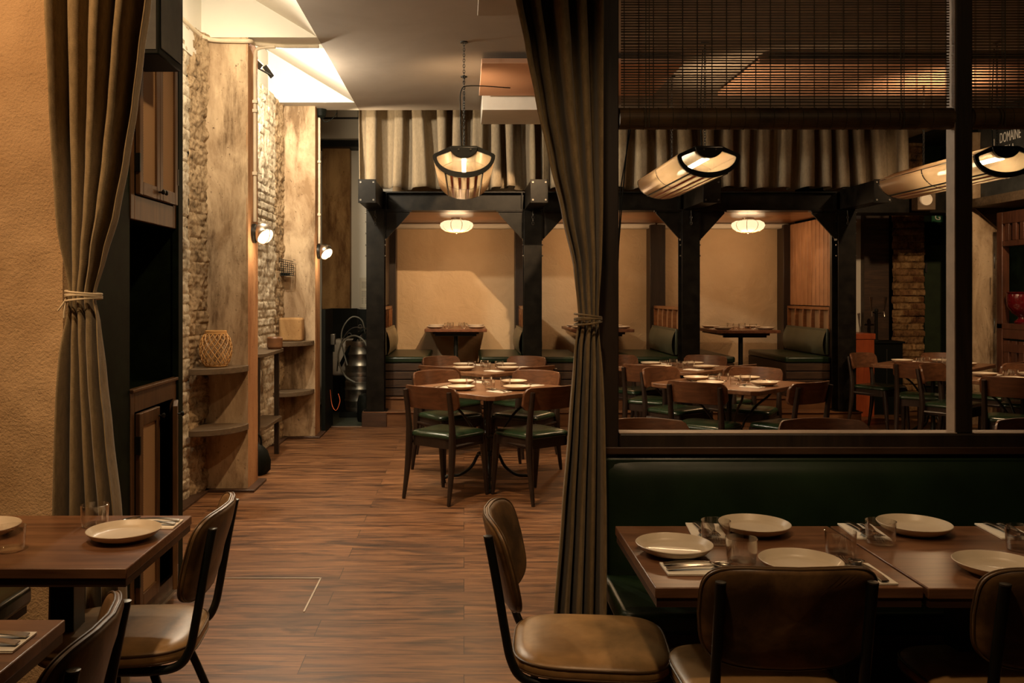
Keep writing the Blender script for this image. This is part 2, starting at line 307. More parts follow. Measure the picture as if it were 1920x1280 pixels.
# ------------------------------------------------------------------ mesh helpers
class MB:
    def __init__(s): s.bm = bmesh.new()
    def verts(s): return s.bm.verts
    def mark(s): s.bm.verts.ensure_lookup_table(); return len(s.bm.verts)
    def xf(s, mat, start=0):
        s.bm.verts.ensure_lookup_table()
        for v in s.bm.verts[start:]: v.co = mat @ v.co
        return s
    def box(s, x0, x1, y0, y1, z0, z1, rot=None):
        st = s.mark()
        v = [s.bm.verts.new((x, y, z)) for z in (z0, z1) for y in (y0, y1) for x in (x0, x1)]
        for f in ((0, 2, 3, 1), (4, 5, 7, 6), (0, 1, 5, 4), (2, 6, 7, 3), (0, 4, 6, 2), (1, 3, 7, 5)):
            s.bm.faces.new([v[i] for i in f])
        if rot: s.xf(rot, st)
        return s
    def prism(s, poly, z0, z1, mat=None):
        st = s.mark()
        a = [s.bm.verts.new((x, y, z0)) for x, y in poly]; b = [s.bm.verts.new((x, y, z1)) for x, y in poly]
        n = len(poly); s.bm.faces.new(a[::-1]); s.bm.faces.new(b)
        for i in range(n): s.bm.faces.new((a[i], a[(i+1) % n], b[(i+1) % n], b[i]))
        if mat: s.xf(mat, st)
        return s
    def ring_loft(s, rings, cap=True, close=True):
        R = [[s.bm.verts.new(p) for p in r] for r in rings]; n = len(R[0])
        for a, b in zip(R, R[1:]):
            for i in range(n if close else n-1):
                s.bm.faces.new((a[i], a[(i+1) % n], b[(i+1) % n], b[i]))
        if cap and close:
            s.bm.faces.new(R[0][::-1]); s.bm.faces.new(R[-1])
        return s
    def tube(s, pts, r, seg=8, closed=False, sq=None):
        pts = [Vector(p) for p in pts]; n = len(pts)
        rs = r if isinstance(r, (list, tuple)) else [r]*n
        rings = []; prev = None
        for i, p in enumerate(pts):
            if closed: t = pts[(i+1) % n]-pts[i-1]
            else: t = (pts[min(i+1, n-1)]-pts[max(i-1, 0)])
            t.normalize()
            if prev is None:
                u = Vector((0, 0, 1)) if abs(t.z) < 0.9 else Vector((1, 0, 0))
                u = (u - t*u.dot(t)).normalized()
            else: u = (prev - t*prev.dot(t)).normalized()
            prev = u; v = t.cross(u); k = rs[i]
            e = sq if sq else (1, 1)
            rings.append([p + (u*math.cos(a)*e[0] + v*math.sin(a)*e[1])*k for a in [2*PI*j/seg for j in range(seg)]])
        if closed: rings.append(rings[0]); R = [[s.bm.verts.new(p) for p in r_] for r_ in rings[:-1]]; R.append(R[0])
        else: R = [[s.bm.verts.new(p) for p in r_] for r_ in rings]
        for a, b in zip(R, R[1:]):
            for i in range(seg): s.bm.faces.new((a[i], a[(i+1) % seg], b[(i+1) % seg], b[i]))
        if not closed: s.bm.faces.new(R[0][::-1]); s.bm.faces.new(R[-1])
        return s
    def lathe(s, prof, seg=24, o=(0, 0, 0), rmod=None, mat=None):
        st = s.mark(); rings = []
        for r, z in prof:
            rings.append([(o[0]+max(r, 1e-4)*(rmod(a, z) if rmod else 1)*math.cos(a), o[1]+max(r, 1e-4)*(rmod(a, z) if rmod else 1)*math.sin(a), o[2]+z)
                          for a in [2*PI*j/seg for j in range(seg)]])
        s.ring_loft(rings)
        if mat: s.xf(mat, st)
        return s
    def grid(s, nu, nv, f):
        g = [[s.bm.verts.new(f(i/nu, j/nv)) for i in range(nu+1)] for j in range(nv+1)]
        for j in range(nv):
            for i in range(nu): s.bm.faces.new((g[j][i], g[j][i+1], g[j+1][i+1], g[j+1][i]))
        return s
    def build(s, name, mat, parent=None, smooth=True, bevel=0, seg=2, angle=35, solid=0, sub=0):
        bmesh.ops.recalc_face_normals(s.bm, faces=s.bm.faces)
        me = bpy.data.meshes.new(name); s.bm.to_mesh(me); s.bm.free()
        me.materials.append(mat)
        if smooth:
            me.shade_smooth(); me.set_sharp_from_angle(angle=math.radians(angle))
        o = bpy.data.objects.new(name, me); C.objects.link(o)
        if parent: o.parent = parent
        if sub: m_ = o.modifiers.new('subd', 'SUBSURF'); m_.levels = sub; m_.render_levels = sub
        if solid: m_ = o.modifiers.new('solid', 'SOLIDIFY'); m_.thickness = solid; m_.offset = 0
        if bevel:
            m_ = o.modifiers.new('bevel', 'BEVEL'); m_.width = bevel; m_.segments = seg; m_.limit_method = 'ANGLE'; m_.angle_limit = math.radians(40)
            m_.harden_normals = False
        return o

def build_each(mb, name, mat, parent, **kw):
    """one object per loose piece"""
    bm = mb.bm; bm.verts.ensure_lookup_table(); bm.verts.index_update(); seen = set(); out = []
    for v0 in bm.verts:
        if v0.index in seen: continue
        st = [v0]; isl = []; seen.add(v0.index)
        while st:
            v = st.pop(); isl.append(v)
            for e in v.link_edges:
                o = e.other_vert(v)
                if o.index not in seen: seen.add(o.index); st.append(o)
        m = MB(); mp = {v: m.bm.verts.new(v.co) for v in isl}
        for f in {f for v in isl for f in v.link_faces}: m.bm.faces.new([mp[v] for v in f.verts])
        out.append(m.build(name, mat, parent, **kw))
    bm.free(); return out
def tag(o, label=None, cat=None, group=None, kind=None):
    if label: o['label'] = label
    if cat: o['category'] = cat
    if group: o['group'] = group
    if kind: o['kind'] = kind
    return o
def thing(name, label, cat, loc=(0, 0, 0), rz=0, group=None):
    o = bpy.data.objects.new(name, None); C.objects.link(o); o.empty_display_size = 0.1
    o.location = loc; o.rotation_euler = (0, 0, rz)
    return tag(o, label, cat, group)
def struct(name, mb, mat, **kw):
    return tag(mb.build(name, mat, **kw), kind='structure')
def bx(*a): return MB().box(*a)
def kids(o): return [c for c in C.objects if c.parent == o]
def copy_tree(o, parent=None):
    c = o.copy(); C.objects.link(c)
    if parent: c.parent = parent
    for ch in kids(o): copy_tree(ch, c)
    return c
USED = set()
def place(proto, loc, rz, label, group=None, cat=None, tilt=None):
    if proto.name not in USED: USED.add(proto.name); o = proto
    else: o = copy_tree(proto)
    o.location = loc; o.rotation_euler = tilt if tilt else (0, 0, rz)
    o['label'] = label
    if group: o['group'] = group
    elif 'group' in o: del o['group']
    return o
def rrect(w, d, r, n=6, cx=0, cy=0):
    pts = []
    for qx, qy, a0 in ((1, 1, 0), (-1, 1, 90), (-1, -1, 180), (1, -1, 270)):
        for i in range(n+1):
            a = math.radians(a0+90*i/n)
            pts.append((cx+qx*(w/2-r)+r*math.cos(a), cy+qy*(d/2-r)+r*math.sin(a)))
    return pts
def nz(x, y, z, s=1.0): return noise.noise(Vector((x*s, y*s, z*s)))
def smoothpath(pts, n=6):
    """Catmull-Rom through pts"""
    P = [Vector(p) for p in pts]; out = []
    for i in range(len(P)-1):
        a = P[max(i-1, 0)]; b = P[i]; c = P[i+1]; d = P[min(i+2, len(P)-1)]
        for k in range(n):
            t = k/n
            out.append(0.5*((2*b)+(c-a)*t+(2*a-5*b+4*c-d)*t*t+(3*b-a-3*c+d)*t**3))
    out.append(P[-1]); return out

# ================================================================== THE SETTING
struct('floor', bx(-2.3, 6.4, -1.5, 9.78, -0.06, 0), M['floor'], smooth=False)
struct('floor_storage', bx(-2.3, -1.06, 9.78, 11.9, -0.06, 0.0), M['dark_floor'], smooth=False)
struct('floor_rear', bx(4.4, 6.4, 9.78, 11.9, -0.06, 0.0), M['floor'], smooth=False)
struct('trim_threshold', bx(-1.55, -1.12, 9.77, 9.81, 0, 0.008), M['brushed'], smooth=False)
mb = bx(-1.275, -.740, 4.565, 4.577, 0, .003); mb.box(-.748, -.740, 4.09, 4.568, 0, .003)
struct('trim_floor_hatch_edge', mb, M['brushed'], smooth=False)
# ceiling slab with coffers rising towards the left wall
struct('ceiling', bx(-1.10, 6.4, -1.5, 9.22, 3.40, 3.5), M['ceiling'], smooth=False)
struct('ceiling_front', bx(-2.3, -1.10, -1.5, 4.3, 3.40, 3.5), M['ceiling'], smooth=False)
def beamface(y0, y1, name):
    struct(name, bx(-2.2, -1.10, y0, y1, 3.40, 4.1), M['cream'], smooth=False)
beamface(4.3, 4.6, 'trim_beam_front'); beamface(6.6, 6.9, 'trim_beam_near'); beamface(8.85, 9.22, 'trim_beam_far')
mb = MB()
for y0, y1 in ((4.6, 6.6), (6.9, 8.85)):
    mb.prism([(-1.10, 3.40), (-2.2, 4.06), (-2.2, 4.16), (-1.10, 3.5)], y0, y1, Matrix(((1, 0, 0, 0), (0, 0, 1, 0), (0, 1, 0, 0), (0, 0, 0, 1))))
struct('ceiling_coffer_slope', mb, M['cream'], smooth=False)
struct('ceiling_rear', bx(-2.2, 6.4, 9.22, 11.9, 4.3, 4.4), M['cream'], smooth=False)
struct('ceiling_right', bx(4.95, 5.5, 9.22, 11.6, 3.40, 3.5), M['cream'], smooth=False)
struct('trim_bulkhead', bx(5.5, 6.3, 4.5, 11.6, 3.36, 3.399), M['slate'], smooth=False)
# walls
def lumpy(x0, x1, y, z0, z1, amp=0.006, n=(60, 120)):
    return MB().grid(n[0], n[1], lambda u, v: (x0+(x1-x0)*u, y-amp*2*nz(u*(x1-x0)*3, v*(z1-z0)*3, 1)-amp*nz(u*9, v*30, 4), z0+(z1-z0)*v))
mbw = lumpy(-2.3, -1.483, 3.25, 0, 3.4)
mbw.box(-2.3, -1.490, 3.262, 3.42, 0, 3.4)
struct('wall_front_left', mbw, M['plaster'])
struct('wall_left_front', bx(-2.3, -2.12, -1.5, 3.25, 0, 3.4), M['plaster'], smooth=False)
struct('wall_left_panel', bx(-1.60, -1.455, 3.42, 3.83, 0, 3.4), M['darkgreen'], smooth=False)
struct('wall_left_outer', bx(-2.3, -2.2, 3.42, 11.9, 0, 4.3), M['cream'], smooth=False)
struct('wall_left_upper', bx(-2.2, -1.97, 4.6, 8.9, 3.2, 3.9), M['cream'], smooth=False)
def brickwall(p0, p1, z0, z1, nu, nv, amp, course=0.078, blen=0.23, rough=0.012):
    (xa, ya), (xb, yb) = p0, p1; L = math.hypot(xb-xa, yb-ya); nx, ny = (yb-ya)/L, -(xb-xa)/L
    def f(u, v):
        s = u*L; z = z0+(z1-z0)*v; row = int(z/course); so = s + (row % 2)*blen/2 + nz(row, 3, 1)*0.05
        fz = abs((z/course) % 1-0.5)*2; fs = abs((so/blen) % 1-0.5)*2
        mort = max(0, (fz-0.78)/0.22)+max(0, (fs-0.9)/0.1)
        d = -min(1, mort)*amp + nz(int(so/blen), row, 7.3)*amp*1.2 + nz(s*9, z*9, 2)*rough + nz(s*30, z*30, 5)*rough*0.6
        return (xa+(xb-xa)*u+nx*d, ya+(yb-ya)*u+ny*d, z)
    return MB().grid(nu, nv, f)
struct('wall_left_brick_near', brickwall((-1.985, 4.6), (-1.975, 6.33), 0, 3.42, 100, 280, 0.014), M['brick_white'], angle=60)
struct('wall_left_rubble_near', brickwall((-1.985, 6.32), (-1.915, 6.64), 0, 3.42, 40, 400, 0.008, 0.09, 0.15, 0.024), M['brick_brown'], angle=60)
struct('wall_left_brick_far', brickwall((-1.90, 6.9), (-1.862, 8.70), 0, 3.42, 100, 260, 0.014), M['brick_white'], angle=60)
struct('wall_left_rubble_far', brickwall((-1.868, 8.67), (-1.845, 9.04), 0, 3.42, 40, 360, 0.008, 0.09, 0.15, 0.022), M['brick_brown'], angle=60)
struct('wall_left_brick_rear', brickwall((-2.0, 9.3), (-1.98, 11.6), 0, 3.42, 60, 160, 0.014), M['brick_white'], angle=60)
def pier(x0, x1, y0, y1, top, name):
    mb = MB().grid(16, 60, lambda u, v: (x0+(x1-x0)*u, y0+nz(u*2, v*8, y0)*0.010*(1 if 0 < u < 1 else 0), top*v))
    mb.box(x0, x1-0.012, y0+0.012, y1, 0, top)
    struct(name, mb, M['concrete'])
    struct('trim_pier_edge', bx(x1-0.012, x1, y0+0.001, y1, 0, top), M['pier_edge'], bevel=0.003)
pier(-1.94, -1.62, 6.60, 6.92, 3.40, 'wall_pier_near')
pier(-1.87, -1.525, 9.02, 9.32, 3.40, 'wall_pier_far')
# slate-like plinths at the pier feet
mb = bx(-2.02, -1.90, 5.6, 6.62, 0, 0.02); mb.box(-1.96, -1.56, 6.54, 6.96, 0, 0.02)
mb.box(-1.95, -1.80, 8.55, 9.04, 0, 0.02); mb.box(-1.9, -1.47, 8.97, 9.36, 0, 0.02)
struct('baseboard_left', mb, M['tedge'], bevel=0.004)
# rear left nook
struct('wall_rear_left', bx(-2.3, -0.9, 11.72, 11.82, 0, 4.3), M['cream'], smooth=False)
struct('wall_pier_rear', MB().grid(16, 60, lambda u, v: (-1.86+0.36*u, 11.55+nz(u*3, v*9, 2)*0.02, 1.28+2.1*v)).box(-1.86, -1.50, 11.57, 11.72, 0, 3.38), M['concrete_dark'])
struct('trim_lintel', bx(-2.2, -0.9, 11.4, 11.72, 3.38, 3.46), M['steel'], smooth=False)
mb = bx(-1.74, -1.395, 11.50, 11.54, 0, 1.285); mb.box(-1.375, -1.02, 11.50, 11.54, 0, 1.275)
struct('wall_rear_black_boards', mb, M['black'], smooth=False)
struct('trim_board_joint', bx(-1.393, -1.377, 11.49, 11.53, 0.3, 1.28), M['steel'], smooth=False)
# back walls of the booths and of the right side
mb = MB().grid(90, 60, lambda u, v: (-0.95+5.35*u, 11.70+0.02*nz(u*16, v*9, 1)-0.008*abs(nz(u*60, v*30, 3)), 4.3*v))
struct('wall_rear', mb, M['booth_plaster'], angle=80)
struct('wall_rear_right', bx(4.4, 6.4, 11.72, 11.82, 0, 4.3), M['darkgreen'], smooth=False)
struct('wall_right', bx(6.2, 6.35, 3.0, 11.9, 0, 3.4), M['darkgreen'], smooth=False)
struct('wall_rear_cream', bx(4.86, 5.05, 11.2, 11.72, 0, 3.4), M['cream'], smooth=False)
struct('wall_rear_timber', bx(5.05, 5.36, 11.1, 11.72, 0, 3.4), M['plank'], smooth=False)
struct('wall_brick_pier_right', brickwall((5.36, 11.0), (5.76, 11.0), 0, 3.4, 40, 240, 0.02, 0.085, 0.2, 0.02), M['brick_yellow'], angle=60)
struct('wall_pier_right', MB().grid(12, 50, lambda u, v: (5.75+0.3*u, 9.95+nz(u*3, v*9, 6)*0.015, 3.3*v)).box(5.752, 6.05, 9.965, 10.3, 0, 3.3), M['concrete'])
mb = bx(5.90, 6.2, 11.28, 11.34, 0, 2.1)
struct('wall_over_door', bx(5.78, 6.2, 11.262, 11.72, 2.201, 3.4), M['darkgreen'], smooth=False)
d = struct('door_1', mb, M['doorgreen'], smooth=False)
mb = bx(5.82, 5.895, 11.26, 11.36, 0, 2.2); mb.box(5.895, 6.2, 11.26, 11.36, 2.105, 2.2); mb.build('door_frame', M['darkgreen'], d)
mb = bx(5.905, 5.93, 11.262, 11.278, 1.75, 1.87); mb.build('hinge', M['bolt'], d)
# steps up to the booth platform
mb = bx(-1.12, 4.42, 9.79, 9.97, 0, 0.150); mb.box(-1.0, 4.42, 9.97, 11.72, 0, 0.285)
struct('floor_platform', mb, M['stepwood'], smooth=False)
mb = bx(-1.13, 4.43, 9.77, 9.97, 0.150, 0.168); mb.box(-1.01, 4.42, 9.95, 11.72, 0.285, 0.302)
struct('trim_step_treads', mb, M['stepwood'], bevel=0.005)
struct('trim_step_end', bx(-1.135, -0.86, 9.765, 9.788, 0.0, 0.149), M['tedge'], bevel=0.003)

# ------------------------------------------------------------------ booth steel frame
COLX = (-0.985, 0.765, 2.52, 4.255); CY = 9.86
gx = {0: 'leftmost', 1: 'second from left', 2: 'third from left', 3: 'rightmost'}
for i, cx in enumerate(COLX):
    t = thing('steel_column', ['dark steel column at the left end of the booths beside the kegs',
        'dark steel column between the left booth and the half-hidden booth',
        'dark steel column seen through the partition window left of the far booth',
        'dark steel column at the right end of the booths beside the red panel'][i], 'column', (cx, CY, 0.168))
    H = 2.232
    mb = bx(-.1, .1, -.09, -.078, 0, H); mb.box(-.1, .1, .078, .09, 0, H); mb.box(-.006, .006, -.078, .078, 0, H)
    mb.build('column_shaft', M['steel'], t, bevel=0.003)
    bx(-.13, .13, -.085, .12, -0.0, .012).build('base_plate', M['steel'], t)
    mb = MB()
    for s in (-1, 1):
        for z in (H-.02, H-.12, H-.25, H-.38, H-.5):
            mb.tube([(s*.1, -.06, z), (s*.114, -.06, z)], .009, 6)
    build_each(mb, 'bolt', M['bolt'], t)
    for s in (-1, 1):
        if (i == 0 and s < 0) or (i == 3 and s > 0): continue
        g = MB().prism([(s*.10, H), (s*.38, H), (s*.38, H-.03), (s*.125, H-.31), (s*.10, H-.31)], -.012, .012, Matrix(((1, 0, 0, 0), (0, 0, 1, -.05), (0, 1, 0, 0), (0, 0, 0, 1))))
        g.box(min(s*.10, s*.40), max(s*.10, s*.40), -.085, -.01, H-.012, H)
        g.box(min(s*.10, s*.112), max(s*.10, s*.112), -.085, -.01, H-.33, H)
        g.build('gusset_plate', M['steel'], t, smooth=False)
    hk = MB()
    hk.tube([(.0, -.10, H-.0), (.0, -.10, H-.03)], .006, 6)
    for k in range(4):
        zc = H-.045-k*.032
        pts = [(.011*math.cos(a)*(1 if k % 2 else .4), -.102+.011*math.cos(a)*(.4 if k % 2 else 1), zc+.02*math.sin(a)) for a in [2*PI*j/10 for j in range(10)]]
        hk.tube(pts, .003, 5, closed=True)
    hk.build('hook_chain', M['bolt'], t)
    # beam stub towards the viewer on top of the column
    st = thing('beam_stub', 'capped dark steel beam stub projecting above the ' + ['left end column of the booths', 'column between the left and middle booths', 'column seen behind the middle pendant', 'right end column of the booths'][i], 'steel beam', (cx, 8.95, 2.40))
    mb = bx(-.09, .09, 0, .80, .012, .024); mb.box(-.09, .09, 0, .80, .216, .228); mb.box(-.088, -.076, 0, .80, .024, .216); mb.box(.076, .088, 0, .80, .024, .216)
    mb.build('stub_body', M['steel'], st, smooth=False)
    bx(-.09, .09, -.014, 0, 0, .24).build('end_plate', M['steel'], st, bevel=0.003)
    mb = MB()
    for sx in (-1, 1):
        for z in (.03, .21): mb.tube([(sx*.065, -.014, z), (sx*.065, -.022, z)], .010, 6)
    build_each(mb, 'bolt', M['bolt'], st)
for i in range(3):
    x0, x1 = COLX[i], COLX[i+1]
    t = thing('steel_beam', ['long dark steel beam over the left booth', 'dark steel beam over the middle booth', 'dark steel beam over the far right booth'][i], 'steel beam', (x0, CY, 2.402))
    L = x1-x0; a, b_ = (-.10 if i == 0 else 0.0), (L+.1 if i == 2 else L-0.004)
    mb = bx(a, b_, -.09, .09, 0, .014); mb.box(a, b_, -.09, .09, .196, .21); mb.box(a, b_, -.008, .008, .014, .196)
    for k in (.12, L-.12): mb.box(k-.006, k+.006, -.088, .088, .014, .196)
    mb.build('beam_profile', M['steel'], t, smooth=False)
mb = bx(4.36, 5.66, 9.80, 10.2, 2.38, 2.62)
tag(mb.build('steel_beam', M['steel'], smooth=False), 'dark steel beam running right from the end column above the rear passage', 'steel beam')

# booth ceilings, rear posts and dividers
for i in range(3):
    x0, x1 = COLX[i]+.10, COLX[i+1]-.10
    struct('ceiling_booth', bx(x0-.1, x1+.1, 9.97, 11.69, 2.40, 2.44), M['soffit'], smooth=False)
    mb = bx(x0-.1, x1+.1, 11.50, 11.68, 2.33, 2.398)
    struct('trim_booth_cornice', mb, M['cream'], bevel=0.02)
for i, cx in enumerate(COLX):
    lab = ['beside the keg nook', 'between left and middle booths', 'between middle and far right booths', 'at the far right booth by its timber panel'][i]
    t = thing('booth_divider', 'dark timber booth divider ' + lab, 'divider', (cx, 0, 0.302))
    bx(-.10, .10, 11.44, 11.68, 0, 2.07).build('rear_post', M['dkwood'], t, bevel=0.004)
    bx(-.05, .05, 10.02, 10.12, 0, 2.07).build('front_post', M['dkwood'], t, bevel=0.004)
    bx(-.05, .05, 10.12, 11.44, 0, .72).build('lower_panel', M['plank'], t)
    mb = bx(-.055, .055, 10.12, 11.44, .735, .765); mb.box(-.055, .055, 10.12, 11.44, .985, 1.02)
    for k in range(6): yy = 10.13+k*.257; mb.box(-.055, .055, yy, yy+.025, .765, .985)
    mb.build('shoji_frame', M['soffit'], t, bevel=0.003)
    bx(-.012, .012, 10.13, 11.43, .765, .985).build('shoji_pane', M['shojiglow'], t)
    if i in (0, 3):
        mb = MB()
        s = 0
        for k in range(11): mb.box(-.02, .02, 10.13+k*.119, 10.24+k*.119, 1.03, 2.07)
        mb.build('upper_boards', M['panelwood'] if i == 3 else M['dkwood'], t, bevel=0.006)
    if i == 0: continue
# benches: left-facing and right-facing in each booth
def bench(x0, x1, side, label, padmat, grp):
    t = thing('booth_bench', label, 'bench', ((x0+x1)/2, 10.05, 0.302)); w = (x1-x0)/2
    mb = MB()
    for k in range(4): mb.box(-w+.01, w-.01, 0.0+random.uniform(0, .008), .03, .01+k*.095, .095+k*.095)
    mb.box(-w+.01, w-.01, .035, 1.35, 0, .38)
    mb.build('plank_base', M['plank'], t, bevel=0.004)
    mb = MB().prism(rrect(2*w, 1.36, .04, 4, 0, .67), .385, .455)
    mb.build('seat_cushion', M['green'], t, bevel=0.02, seg=3)
    xb = -w if side < 0 else w
    mb = MB().grid(6, 12, lambda u, v: (xb - side*(0.0) + (-side)*(.03+.055*math.sin(PI*min(max(v, .02), .98))**.5 - .03*v), .06+1.27*u, .47+.30*v))
    mb.box(min(xb, xb-side*.03), max(xb, xb-side*.03), .06, 1.33, .47, .77)
    mb.build('back_cushion', padmat, t, bevel=0.008)
names = ('left booth nearest the kegs', 'middle booth behind the right curtain', 'far right booth')
for i in range(3):
    x0, x1 = COLX[i]+.062, COLX[i+1]-.062
    bench(x0, x0+.52, -1, 'green cushioned plank bench on the left of the ' + names[i], M['padcream'] if i == 0 else M['padgrey'], 'booth benches')
    bench(x1-.52, x1, 1, 'green cushioned plank bench on the right of the ' + names[i], M['padgrey'], 'booth benches')

# ------------------------------------------------------------------ booth shell lamps
def shell_lamp(x, y, label):
    t = thing('ceiling_lamp', label, 'lamp', (x, y, 2.40))
    MB().lathe([(.07, 0), (.07, -.02), (.05, -.035)], 20).build('ceiling_rose', M['brushed'], t)
    prof = [(.05, -.03), (.15, -.035), (.195, -.06), (.205, -.09), (.185, -.13), (.14, -.16), (.08, -.172), (.02, -.168)]
    MB().lathe(prof, 96, rmod=lambda a, z: .86+.14*abs(math.cos(4*a))**.7).build('glass_shade', M['shell'], t, angle=70)
    mb = MB()
    for k in range(8):
        a = PI/8+k*PI/4
        mb.tube([(r*.875*math.cos(a), r*.875*math.sin(a), z-.002) for r, z in prof], .0035, 5)
    mb.build('shade_ribs', M['cane'], t)
    MB().lathe([(.0, -.19), (.012, -.185), (.014, -.172), (.01, -.165)], 10).build('finial', M['brushed'], t)
    l = lamp('booth_lamp_light', 'POINT', (x, y, 2.16), 15, AMBER, None, 0.12)
shell_lamp(-.09, 10.75, 'glowing scalloped glass ceiling lamp in the left booth')
shell_lamp(1.64, 10.75, 'glowing scalloped glass ceiling lamp in the middle booth')
shell_lamp(3.47, 10.75, 'glowing scalloped glass ceiling lamp in the far right booth')

# ------------------------------------------------------------------ valance curtain above the beam
def valance(x0, x1, label, nf, seed):
    rnd = random.Random(seed); ph = [rnd.uniform(-.5, .5) for _ in range(8)]
    W_ = x1-x0
    def f(u, v):
        x = x0+W_*u; z = 2.66+(4.0-2.66)*v - (0.012*math.sin(u*nf*2*PI*.5) if v == 0 else 0)
        s = u*nf*2*PI + 1.3*math.sin(u*9+ph[0]) + .8*math.sin(u*23+ph[1]) + .7*math.sin(v*2+u*14)
        a = .125+.035*math.sin(u*17+ph[2])
        return (x + .022*math.sin(2*s) - .04*(1-v)*math.sin(s*.5)*0.4, 9.85 - a*(1.0-.25*v)*math.cos(s)+.01*math.sin(4*s+v*3), z)
    o = MB().grid(nf*18, 24, f).build('drape_curtain', M['valance'], solid=0.004, angle=80)
    return tag(o, label, 'curtain')
valance(-1.17, 0.80, 'beige gathered linen drape above the left booth beam', 9, 2)
valance(.86, 4.93, 'beige gathered linen drape above the beam, seen through the partition window', 18, 5)

# ------------------------------------------------------------------ suspended panels
def raft(x0, x1, y0, y1, z0, z1, label, under):
    t = thing('ceiling_panel', label, 'ceiling panel', ((x0+x1)/2, (y0+y1)/2, z0))
    w, d, h = (x1-x0)/2, (y1-y0)/2, z1-z0
    bx(-w, w, -d, d, 0, h).build('board', under, t, bevel=0.004)
    mb = MB()
    for sx in (-.7, .7): mb.tube([(sx*w, 0, h), (sx*w, 0, 3.40-z0)], .005, 5)
    build_each(mb, 'hanger_rod', M['bolt'], t)
raft(.14, 1.75, 7.0, 8.15, 3.31, 3.35, 'salmon suspended ceiling panel right of the first pendant chain', M['salmon'])
raft(2.35, 5.2, 7.0, 8.15, 3.31, 3.35, 'salmon suspended ceiling panel glowing behind the bamboo blinds', M['salmon'])
raft(.17, 1.3, 8.2, 8.9, 3.19, 3.355, 'thick white suspended ceiling box in front of the drape', M['white'])
raft(.09, 1.75, 4.9, 5.9, 3.34, 3.37, 'pale suspended ceiling panel nearest the right curtain top', M['ceiling'])

